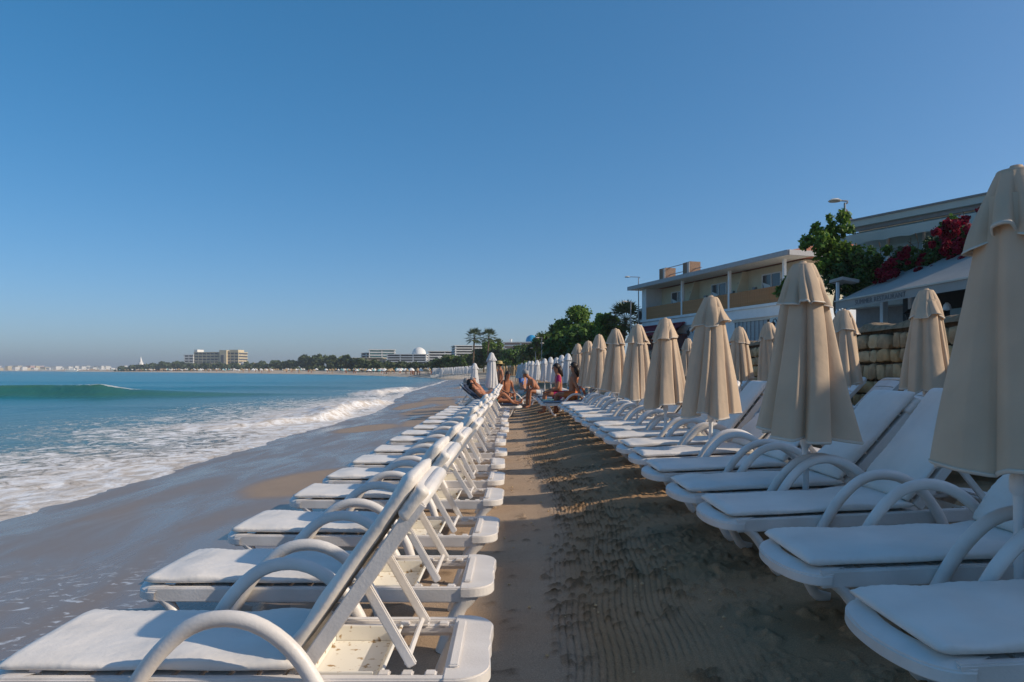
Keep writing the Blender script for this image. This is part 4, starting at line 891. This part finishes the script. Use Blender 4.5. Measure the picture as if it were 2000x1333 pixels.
for u, v, y, h, l in ((1058,712,72,2.0,'tallest lamp post in front of the round green tree'),(1067,714,76,1.75,'lamp post just right of the tallest one'),(1046,716,84,1.6,'short lamp post left of the tallest one'),(1232,690,50,2.7,'lamp post rising beside the hotel air conditioner')):
    street_lamp(tuple(pt(u, v, y)), h*1.3, l, arm=-.45, group='street lamps')

# ------------------------------------------------------------------ far hotels round the bay
def block(t, name, x0, x1, z0, z1, y0, y1, mt): return MB().bx(x0, x1, y0, y1, z0, z1).obj(name, mt, t)
def storeys(t, x0, x1, z0, n, h, dep, wall='far_white', dark='far_dark', y0=0):
    for k in range(n):
        block(t, 'storey', x0, x1, z0+k*h+.35*h, z0+(k+1)*h, y0+.9, y0+dep, dark); block(t, 'balcony', x0-.3, x1+.3, z0+k*h, z0+k*h+.4*h, y0, y0+dep+.1, wall)
        nb = max(2, int((x1-x0)/5)); dv = MB().bx(-.25, .25, y0+.1, y0+.9, z0+k*h+.4*h, z0+(k+1)*h-.01).mesh('divider', wall)
        for j in range(nb+1): link('divider', dv, t, (x0+(x1-x0)*j/nb, 0, 0))
    block(t, 'roof', x0-.5, x1+.5, z0+n*h, z0+n*h+.25*h, y0-.2, y0+dep+.3, wall)
def far_house(name, u0, u1, v0, v1, y, label, n=3, dep=12, rz=0, wall='far_white', dark='far_dark', group=None):
    a = pt(u0, v1, y); b = pt(u1, v0, y); c = (a+b)/2; t = empty(name, (c.x, y, a.z), rz, label, 'building', group)
    W = b.x-a.x; H = b.z-a.z; storeys(t, -W/2, W/2, 0, n, H/(n+.25), dep, wall, dark); MB().bx(-W/2+.5, W/2-.5, 1, dep-1, -6, -.05).obj('base', wall, t); return t, W, H
t, W, H = far_house('resort_hotel', 376, 468, 688, 712, 860, 'large cream hotel block on the wooded headland at left', 4, 22, R(-8), 'far_cream')
MB().bx(W*.10, W*.26, -2.5, 8, -6, H+2.2).obj('stair_tower', 'far_cream', t); MB().bx(W*.14, W*.20, -2.9, -2.51, 0, H*.75).obj('tower_recess', 'far_dark', t)
MB().bx(W*.3, W*.5, 0, 14, H+.1, H+2.6).obj('roof_house', 'far_cream', t); MB().bx(-W*.5, -W*.43, 0, 14, H+.1, H+3).obj('roof_house', 'far_white', t)
far_house('annex_hotel', 360, 377, 693, 710, 900, 'pale annex left of the large cream hotel', 3, 14)
far_house('low_annex', 378, 422, 709, 717, 830, 'low cream wing below the large cream hotel', 2, 10, 0, 'far_cream')
t, W, H = far_house('green_glass_hotel', 722, 770, 683, 706, 372, 'white hotel with green glass floors behind the bay', 4, 14, R(8), 'far_white', 'far_teal')
far_house('stepped_hotel_wing', 706, 724, 689, 706, 376, 'small stepped white wing left of the green glass hotel', 3, 10)
far_house('long_hotel', 690, 746, 699, 709, 352, 'low pink and cream hotel in front of the green glass one', 2, 10, 0, 'far_cream')
t, W, H = far_house('domed_hotel', 756, 832, 692, 712, 345, 'terraced hotel with a white dome on its roof', 4, 16, R(-4))
MB().lathe([(3.4,-.3),(3.4,.4),(3.2,1.4),(2.6,2.4),(1.6,3.1),(.5,3.5),(.05,3.55)], 24).obj('dome', 'far_white', t, smooth=True, loc=(W*.24, 8, H))
t, W, H = far_house('terraced_hotel', 838, 900, 686, 708, 300, 'broad white terraced hotel right of the white dome', 4, 16, R(6))
MB().bx(W*-.22, W*-.06, -1.2, 0, H*.12, H*.45).obj('blank_panel', 'far_white', t)
far_house('hillside_hotel', 890, 958, 675, 696, 255, 'white hotel with rows of balconies behind the two palms', 4, 14, R(10))
far_house('shore_houses', 786, 802, 708, 722, 330, 'white flats among the trees under the domed hotel', 3, 8); far_house('shore_houses', 832, 846, 706, 722, 300, 'white flats below the broad terraced hotel', 3, 8)
t, W, H = far_house('blue_dome_hotel', 984, 1050, 668, 690, 262, 'pinkish hotel carrying a bright blue dome', 3, 16, R(-6), 'far_white', 'render_pink')
MB().lathe([(2.2,-.2),(2.2,.3),(2.05,1.1),(1.7,1.9),(1.1,2.45),(.4,2.75),(.04,2.8)], 24).obj('dome', 'dome_blue', t, smooth=True, loc=(W*.28, 6, H)); MB().bx(-W*.36, -W*.30, 3, 5, H, H+1.2).obj('roof_house', 'far_white', t)
vill = [(470,478,708,714,780),(480,489,711,716,760),(492,499,709,714,760),(500,508,712,717,740),(513,522,709,715,720),(530,541,705,711,690),(566,576,706,713,640),(600,614,707,715,600),(672,682,701,708,420),(690,700,702,708,400),(700,712,711,717,360),(452,462,712,718,800)]
VP_ = ['just right of the cream hotel','second right of the cream hotel','third right of the cream hotel','lowest of the cluster right of the cream hotel','fourth right of the cream hotel','alone on the wooded slope','left of the pine wood','pinkish, under the pine wood','high beside the low pink hotel','just left of the low pink hotel','under the low pink hotel','below the stair tower of the cream hotel']
for i, (u0, u1, v0, v1, y) in enumerate(vill):
    a = pt(u0, v1, y); b = pt(u1, v0, y); W = b.x-a.x; H = b.z-a.z; t = empty('villa', ((a.x+b.x)/2, y, a.z), 0, f'small white villa {VP_[i]}', 'house', 'villas on the far shore')
    MB().bx(-W/2, W/2, 0, W, -4, H*.65).obj('wall', 'far_white' if i != 7 else 'render_pink', t)
    MB().add([(-W*.56,-.4,H*.65),(W*.56,-.4,H*.65),(W*.56,W+.4,H*.65),(-W*.56,W+.4,H*.65),(0,W*.3,H),(0,W*.7,H)], [(0,1,4),(1,2,5,4),(2,3,5),(3,0,4,5),(3,2,1,0)]).obj('roof', 'roof_tile' if i % 3 == 2 else 'far_white', t)
    for s in (-.25, .2): MB().bx(W*s-.6, W*s+.6, -.12, -.02, H*.15, H*.45).obj('window', 'far_dark', t)
g = random.Random(9)                                                                      # the far town along the horizon
for i in range(46):
    u = -30+i*6.1+g.uniform(-2, 2); y = 2150+g.uniform(-100, 250); w = g.uniform(4, 13)*y/FPX*.9; v0 = g.uniform(713.5, 718.5); h = (722.8-v0)*y/FPX
    x = (u-1000)*y/FPX; side = 'far left' if u < 90 else ('middle' if u < 170 else 'near the headland')
    t = empty('town_block', (x, y, 2), 0, f'hazy pale block of the distant town on the horizon, {side}', 'building', f'distant town blocks, {side}')
    MB().bx(-w/2, w/2, 0, 20, -4, h).obj('wall', ('far_white', 'far_cream', 'render_pink')[(i*7) % 3 if u < 90 else 0], t); MB().bx(-w/2-.8, w/2+.8, -.8, 21, h*.98, h*1.04).obj('roof', 'far_white', t)
t = empty('mosque_tower', tuple(pt(275, 712, 950)), 0, 'small white spire on the end of the wooded headland', 'tower'); MB().lathe([(3.4,-6),(3.2,2),(2.2,2.5),(1.6,5),(.6,8.5),(.1,10.5)], 12).obj('spire', 'far_white', t, smooth=True); MB().lathe([(4.5,-6),(4.5,0),(4.2,.4)], 12).obj('base', 'far_white', t)

# woods round the bay: one mass nobody could count
def woods():
    prof_u = [225,260,300,345,380,430,480,520,560,590,605,640,680,700,740,790,840,880,905]
    prof_t = [723,716,713,709,712,714,713,709,708,700,695,696,697,702,708,710,711,713,714]
    prof_y = [1000,960,930,890,800,760,720,660,600,540,500,440,400,350,315,290,262,235,215]
    g = np.random.default_rng(77); cs = []; rs = []
    for k in range(1500):
        u = g.uniform(228, 905); y0 = np.interp(u, prof_u, prof_y); y = y0*(1-.10*g.random()); vt = np.interp(u, prof_u, prof_t)+2.2*np.sin(u*.23)+1.5*np.sin(u*.61)
        v = vt+(729.0-vt)*g.random()**1.15; r = (2.0+2.6*g.random())*y/FPX*1.25; p = pt(u, min(v+1.6, 727), y); cs.append(tuple(p)); rs.append((r, r, r*.8))
    q = leaf_cloud(cs, rs, 52000, 1.0, 78, shell=.5, aspect=.8, wts=np.array([c[1] for c in cs])**0)
    d = q.reshape(-1, 4, 3); ctr = d.mean(1, keepdims=True); d = ctr+(d-ctr)*(ctr[:, :, 1:2]/420.0); q = d.reshape(-1, 3)
    tag(link('far_wood', leaves_mesh('far_wood', q, 'leaf_far')), 'green woods round the bay below the hotels', 'wood', kind='stuff')
woods()
# crowd of open sunshades, beds and bathers on the far sand: too small to count
def far_beach():
    g = random.Random(21); m = {k: MB() for k in ('far_white', 'canvas_straw', 'skin_tan', 'far_teal')}
    for k in range(900):
        i = g.uniform(8, 92); a = int(i); f = i-a; p = shore[a]*(1-f)+shore[a+1]*f; n = NRM[a]; off = g.uniform(1.5, 13)*SHSC[a]; x = p[0]+n[0]*off; y = p[1]+n[1]*off; s = .8+.12*SHSC[a]; z = .3+.04*off
        mt = g.choices(list(m), (5, 5, 3, 1))[0]; w = g.uniform(.5, 1.1)*s
        if mt == 'skin_tan': m[mt].bx(x-.15*s, x+.15*s, y, y+.2*s, z-.2, z+1.1*s)
        else: m[mt].lathe([(w*1.1, 1.0*s), (w*.6, 1.5*s), (.05, 1.8*s)], 6, (x, y, z)); m[mt].bx(x-.04, x+.04, y-.04, y+.04, z-.4, z+1.1*s)
    for k, mb in m.items():
        o = mb.obj('beach_crowd', k); tag(o, {'far_white': 'pale sunshades crowding the far beach', 'canvas_straw': 'straw-coloured sunshades crowding the far beach', 'skin_tan': 'bathers crowding the far beach', 'far_teal': 'teal sunshades crowding the far beach'}[k], 'beach crowd', kind='stuff')
far_beach()
for u, v, l in ((142,725.2,'small white boat below the distant town'),(858,734.5,'little white float off the far parasol row')):
    y = 900 if u < 200 else 165; p = pt(u, v, y); p.z = SEA+.05; t = empty('boat', p, R(10), l, 'boat'); s = 3.5 if u < 200 else 1
    hl = MB(); hl.add([(-2*s,-.5*s,.0),(1.5*s,-.5*s,.0),(2.3*s,0,.7*s),(1.5*s,.5*s,.0),(-2*s,.5*s,.0),(-2.1*s,-.6*s,.6*s),(1.6*s,-.6*s,.65*s),(1.6*s,.6*s,.65*s),(-2.1*s,.6*s,.6*s)], [(0,1,6,5),(1,2,6),(2,3,7),(3,4,8,7),(4,0,5,8),(5,6,2,7,8),(0,4,3,1)]); hl.obj('hull', 'far_white', t)
    MB().bx(-.8*s, .6*s, -.35*s, .35*s, .62*s, 1.2*s).obj('cabin', 'far_white', t)

# ------------------------------------------------------------------ people
def skin_mesh(name, verts, edges, radii, mt, root=0, sub=2):
    me = bpy.data.meshes.new(name); me.from_pydata(verts, edges, []); ob = bpy.data.objects.new(name, me); COL.objects.link(ob)
    sk = ob.modifiers.new('s', 'SKIN'); sk.use_smooth_shade = True; me.skin_vertices[0].data
    for i, r in enumerate(radii): me.skin_vertices[0].data[i].radius = r if isinstance(r, tuple) else (r, r)
    me.skin_vertices[0].data[root].use_root = True
    sb = ob.modifiers.new('u', 'SUBSURF'); sb.levels = sub; sb.render_levels = sub
    dg = bpy.context.evaluated_depsgraph_get(); out = bpy.data.meshes.new_from_object(ob.evaluated_get(dg)); bpy.data.objects.remove(ob)
    out.materials.clear(); out.materials.append(M[mt]); out.polygons.foreach_set('use_smooth', [True]*len(out.polygons)); return out
def person(loc, rz, pose, label, skin='skin_tan', hair='hair_dark', top=None, bottom='cloth_black', hat=None, long_hair=False):
    """pose: dict of joint places in metres, x forward, z up from the ground or seat point"""
    J = {k: Vector(v) for k, v in pose.items()}; t = empty('person', loc, rz, label, 'person')
    order = ['pelvis','waist','chest','neck','chin','head','crown']; rad = {'pelvis':(.145,.115),'waist':(.125,.10),'chest':(.15,.11),'neck':(.055,.055),'chin':(.07,.07),'head':(.085,.10),'crown':(.05,.06)}
    for s in ('l', 'r'):
        order += [s+k for k in ('shoulder','elbow','wrist','palm','hip','knee','ankle','toe')]
        rad.update({s+'shoulder':.062, s+'elbow':.042, s+'wrist':.029, s+'palm':(.036,.02), s+'hip':.09, s+'knee':.06, s+'ankle':.038, s+'toe':(.04,.028)})
    ed = [('pelvis','waist'),('waist','chest'),('chest','neck'),('neck','chin'),('chin','head'),('head','crown')]
    for s in ('l', 'r'): ed += [('chest',s+'shoulder'),(s+'shoulder',s+'elbow'),(s+'elbow',s+'wrist'),(s+'wrist',s+'palm'),('pelvis',s+'hip'),(s+'hip',s+'knee'),(s+'knee',s+'ankle'),(s+'ankle',s+'toe')]
    ix = {k: i for i, k in enumerate(order)}
    me = skin_mesh('body', [J[k] for k in order], [(ix[a], ix[b]) for a, b in ed], [rad[k] for k in order], skin)
    bm = bmesh.new(); bm.from_mesh(me); fg = MB()
    for s in ('l', 'r'):                                                                # five fingers at each palm
        d = (J[s+'palm']-J[s+'wrist']).normalized(); sd = d.cross(Vector((0,0,1))); sd = sd.normalized() if sd.length > .1 else Vector((0,1,0)); dn = Vector((0,0,-1))
        for k, (o, L_) in enumerate(((-.026,.062),(-.009,.072),(.009,.07),(.026,.054))):
            b0 = J[s+'palm']+sd*o; fg.tube([b0-d*.01, b0+d*L_*.5, b0+d*L_+dn*.018], [.009,.0085,.006], 6)
        b0 = J[s+'palm']-d*.02-sd*.03; fg.tube([b0, b0+d*.03-sd*.022, b0+d*.058-sd*.026], [.011,.010,.007], 6)
    up = (J['crown']-J['chin']).normalized(); fwd = Vector(pose.get('face', (1,0,0))); fwd = (fwd-up*fwd.dot(up)).normalized(); sd = up.cross(fwd); hc = J['head']
    fg.tube([hc+fwd*.08+up*.012, hc+fwd*.118-up*.022, hc+fwd*.088-up*.034], [.009,.016,.010], 6)
    for q in (-1, 1): fg.tube([hc+sd*q*.082-up*.03, hc+sd*q*.096+up*.0, hc+sd*q*.086+up*.028], [.010,.016,.008], 6)
    tmp = fg.mesh('t', skin); bm.from_mesh(tmp); bm.to_mesh(me); bm.free(); me.polygons.foreach_set('use_smooth', [True]*len(me.polygons))
    b = link('body', me, t)
    for q in (-1, 1): MB().lathe([(.002,-.009),(.010,0),(.002,.009)], 8, hc+fwd*.094+sd*q*.034+up*.012).obj('eye', 'eye_dark', b)
    MB().bar(hc+fwd*.094+sd*-.026-up*.058, hc+fwd*.094+sd*.026-up*.058, .014, .012).obj('mouth', 'lip', b)
    # hair cap behind and over the skull
    hm = MB(); vs_ = []; nu, nv = 18, 10
    for i in range(nv+1):
        ph = math.pi*.62*i/nv
        for k in range(nu):
            a = 2*math.pi*k/nu; f = math.cos(a); lim = ph*(.72 if f > .3 else 1.0); dirv = up*math.cos(lim)+(fwd*math.cos(a)+sd*math.sin(a))*math.sin(lim)
            vs_.append(hc+up*.02-fwd*.012+dirv*Vector((.112,.112,.118)).x*(1.0+.02*math.sin(5*a)))
    hm.add(vs_, [(i*nu+k, i*nu+(k+1) % nu, (i+1)*nu+(k+1) % nu, (i+1)*nu+k) for i in range(nv) for k in range(nu)])
    if long_hair: hm.tube([hc-fwd*.06+up*.03, hc-fwd*.10-up*.10, J['neck']-fwd*.10-up*.10], [.08,.085,.05], 10)
    hm.obj('hair', hair, b, smooth=2)
    if hat:
        hb = hc+up*.06; H_ = MB(); rot = up.to_track_quat('Z', 'Y').to_matrix(); base = len(H_.v); H_.lathe([(.22,-.005),(.22,.004),(.125,.012),(.115,.09),(.08,.12),(.01,.125)], 20); H_.v = [tuple(rot @ Vector(p)+hb) for p in H_.v]; H_.obj('hat', hat, t, smooth=True)
    def cloth(name, keys, edges, grow, mt):
        i2 = {k: i for i, k in enumerate(keys)}; rr = []
        for k in keys: r = rad[k]; r = r if isinstance(r, tuple) else (r, r); rr.append((r[0]+grow, r[1]+grow))
        P = []
        for k in keys: P.append(J[k] if not k.endswith('knee') and not k.endswith('elbow') else J[k].lerp(J[k[0]+('hip' if 'knee' in k else 'shoulder')], .45))
        link(name, skin_mesh(name, P, [(i2[a], i2[b_]) for a, b_ in edges], rr, mt), b)
    if bottom: cloth('shorts', ['pelvis','lhip','lknee','rhip','rknee'], [('pelvis','lhip'),('lhip','lknee'),('pelvis','rhip'),('rhip','rknee')], .014, bottom)
    if top: cloth('shirt', ['waist','chest','lshoulder','lelbow','rshoulder','relbow'], [('waist','chest'),('chest','lshoulder'),('lshoulder','lelbow'),('chest','rshoulder'),('rshoulder','relbow')], .014, top)
    return t
def both(j, name, v, dy=None):
    j['l'+name] = (v[0], v[1], v[2]); j['r'+name] = (v[0], -v[1], v[2])
def pose_recline(a=40):
    c, s = math.cos(R(a)), math.sin(R(a)); j = dict(pelvis=(0,0,.11), waist=(-.2*c,0,.11+.2*s), chest=(-.42*c,0,.12+.42*s), neck=(-.58*c,0,.13+.58*s), chin=(-.64*c+.03,0,.13+.66*s), head=(-.72*c+.03,0,.14+.74*s), crown=(-.82*c+.02,0,.14+.85*s), face=(1,0,.6))
    both(j,'shoulder',(-.5*c,.18,.12+.5*s)); both(j,'elbow',(-.3*c+.05,.30,.10+.30*s)); both(j,'wrist',(.05,.27,.16)); both(j,'palm',(.13,.25,.16)); both(j,'hip',(.02,.09,.11)); both(j,'knee',(.46,.11,.12)); both(j,'ankle',(.88,.11,.06)); both(j,'toe',(.93,.12,.20))
    j['rknee'] = (.38,-.11,.36); j['rankle'] = (.68,-.11,.06); j['rtoe'] = (.84,-.12,.03); return j
def pose_sit(lean=10, knees=.40, drop=-.36, arms='lap'):
    s, c = math.sin(R(lean)), math.cos(R(lean)); j = dict(pelvis=(0,0,.11), waist=(.2*s,0,.11+.2*c), chest=(.42*s,0,.11+.42*c), neck=(.6*s,0,.11+.6*c), chin=(.66*s+.04,0,.11+.67*c), head=(.74*s+.04,0,.12+.76*c), crown=(.82*s+.04,0,.12+.87*c), face=(1,0,-.1))
    both(j,'shoulder',(.5*s,.18,.10+.52*c)); both(j,'elbow',(.40*s+.05,.25,.30)); both(j,'wrist',(.34,.16,.20)); both(j,'palm',(.42,.13,.18)); both(j,'hip',(.03,.09,.10)); both(j,'knee',(knees,.12,.14)); both(j,'ankle',(knees+.03,.13,drop)); both(j,'toe',(knees+.19,.14,drop-.04))
    if arms == 'back':
        both(j,'elbow',(-.22,.26,.30)); both(j,'wrist',(-.32,.28,.06)); both(j,'palm',(-.38,.30,.03))
    return j
def pose_stand():
    j = dict(pelvis=(0,0,.92), waist=(0,0,1.1), chest=(.0,0,1.32), neck=(.0,0,1.5), chin=(.03,0,1.55), head=(.03,0,1.63), crown=(.02,0,1.73), face=(1,0,-.1))
    both(j,'shoulder',(0,.19,1.42)); both(j,'elbow',(-.02,.26,1.14)); both(j,'wrist',(.10,.25,.92)); both(j,'palm',(.14,.24,.85)); both(j,'hip',(0,.09,.90)); both(j,'knee',(.03,.11,.49)); both(j,'ankle',(-.01,.12,.07)); both(j,'toe',(.15,.13,.03)); return j
def sunbed(x, y, rz, label, cushion, ang=42):
    return lounger((x, y, zb(x, y)), label, 'occupied loungers of the sunbathers', cushion=cushion, ang=ang, rz=rz, sleeve=False)
# sunbathers beyond the seaside row: beds turned with their heads to the sea
sunbed(.20, 22.6, R(180), 'dark lounger of the reclining man nearest the empty seaside row', 'cushion_navy', 46); sunbed(-.05, 24.3, R(180), 'grey lounger beside the reclining woman by the water', 'cushion_grey', 46)
sunbed(-.1, 25.9, R(180), 'navy lounger under the tall white parasol', 'cushion_navy', 44); sunbed(.3, 21.5, R(172), 'navy lounger with white legs at the edge of the path', 'cushion_navy', 38)
def seatz(x, y, h=.39): return zb(x, y)+h
person((-.82, 22.6, seatz(-.9,22.6)), 0, pose_recline(44), 'tanned person in black swimwear reclining on the dark lounger at the water side', bottom='cloth_black')
person((-1.05, 24.3, seatz(-1,24.3)), 0, pose_recline(46), 'fair person with a pink towel top reclining by the water', 'skin_fair', 'hair_grey', top='cloth_pink', bottom='cloth_black')
person((-.95, 25.9, seatz(-1,25.9)), 0, pose_recline(48), 'tanned person reclining under the tall white parasol', bottom='cloth_white', hair='hair_grey')
person((-.62, 21.5, seatz(-.5,21.5)), R(-8), pose_recline(34), 'person in teal shorts lying with bent knee beside the path', bottom='cloth_teal', hair='hair_dark')
person((-.48, 29.0, zb(-.5,29)), R(200), pose_stand(), 'bare-backed standing man wearing a straw hat', bottom='cloth_black', hat='straw')
sunbed(-.9, 27.6, 0, 'teal lounger where the dark-haired woman sits', 'cushion_teal', 30)
person((-.22, 27.2, seatz(-.2,27.4)), R(-60), pose_sit(8), 'tanned dark-haired woman sitting up beside the standing man', bottom='cloth_black', long_hair=True)
sunbed(.05, 28.4, 0, 'teal lounger under the person in blue', 'cushion_teal', 30)
person((.42, 28.2, seatz(.5,28.2)), R(-40), pose_sit(6, .42), 'person in a blue shirt sitting before the white parasols', 'skin_fair', 'hair_grey', top='cloth_blue', bottom='cloth_white')
person((.92, 24.2, seatz(1.0,24.2,.42)), R(200), pose_sit(38, .38), 'bare-backed man bending forward on a dark-covered lounger', bottom='cloth_white', hair='hair_grey')
person((1.35, 20.4, seatz(1.4,20.4,.40)), R(185), pose_sit(4, .42), 'dark-haired woman in a magenta top sitting by the last beige parasol', 'skin_tan', top='cloth_magenta', bottom='cloth_magenta', long_hair=True)
person((1.62, 19.3, seatz(1.6,19.3,.40)), R(160), pose_sit(-6, .42, arms='back'), 'tanned woman in an orange wrap leaning on her hand', 'skin_tan', top=None, bottom='cloth_orange', long_hair=True)

# ------------------------------------------------------------------ shells, pebbles and weed scattered on the path
def litter():
    g = random.Random(4); m = MB()
    for k in range(130):
        y = 2.6+9*g.random()**1.6; x = g.uniform(-.9, 1.3); r = g.uniform(.004, .012)*(1.4 if g.random() < .08 else 1); z = zb(x, y)+r*.4
        m.lathe([(r*.3,-r*.5),(r,0),(r*.7,r*.5),(r*.2,r*.7)], 6, (x, y, z+.006))
    tag(m.obj('pebbles', 'stone_c', smooth=2), 'tiny shells and pebbles scattered on the sand path', 'pebbles', kind='stuff')
litter()

# ------------------------------------------------------------------ the hazy sea air
def haze():
    hb = MB().bx(-7000, 3000, -60, 6000, -32.0, 45.0).obj('haze', None); m = bpy.data.materials.new('haze_air'); m.use_nodes = True; N = m.node_tree.nodes; N.clear()
    o = N.new('ShaderNodeOutputMaterial'); v = N.new('ShaderNodeVolumePrincipled'); v.inputs['Color'].default_value = (.80,.86,.92,1); v.inputs['Density'].default_value = .00030; v.inputs['Anisotropy'].default_value = .2
    m.node_tree.links.new(v.outputs[0], o.inputs['Volume']); hb.data.materials.append(m); tag(hb, 'thin pale sea haze filling the air over the bay', 'haze', kind='stuff')
haze()
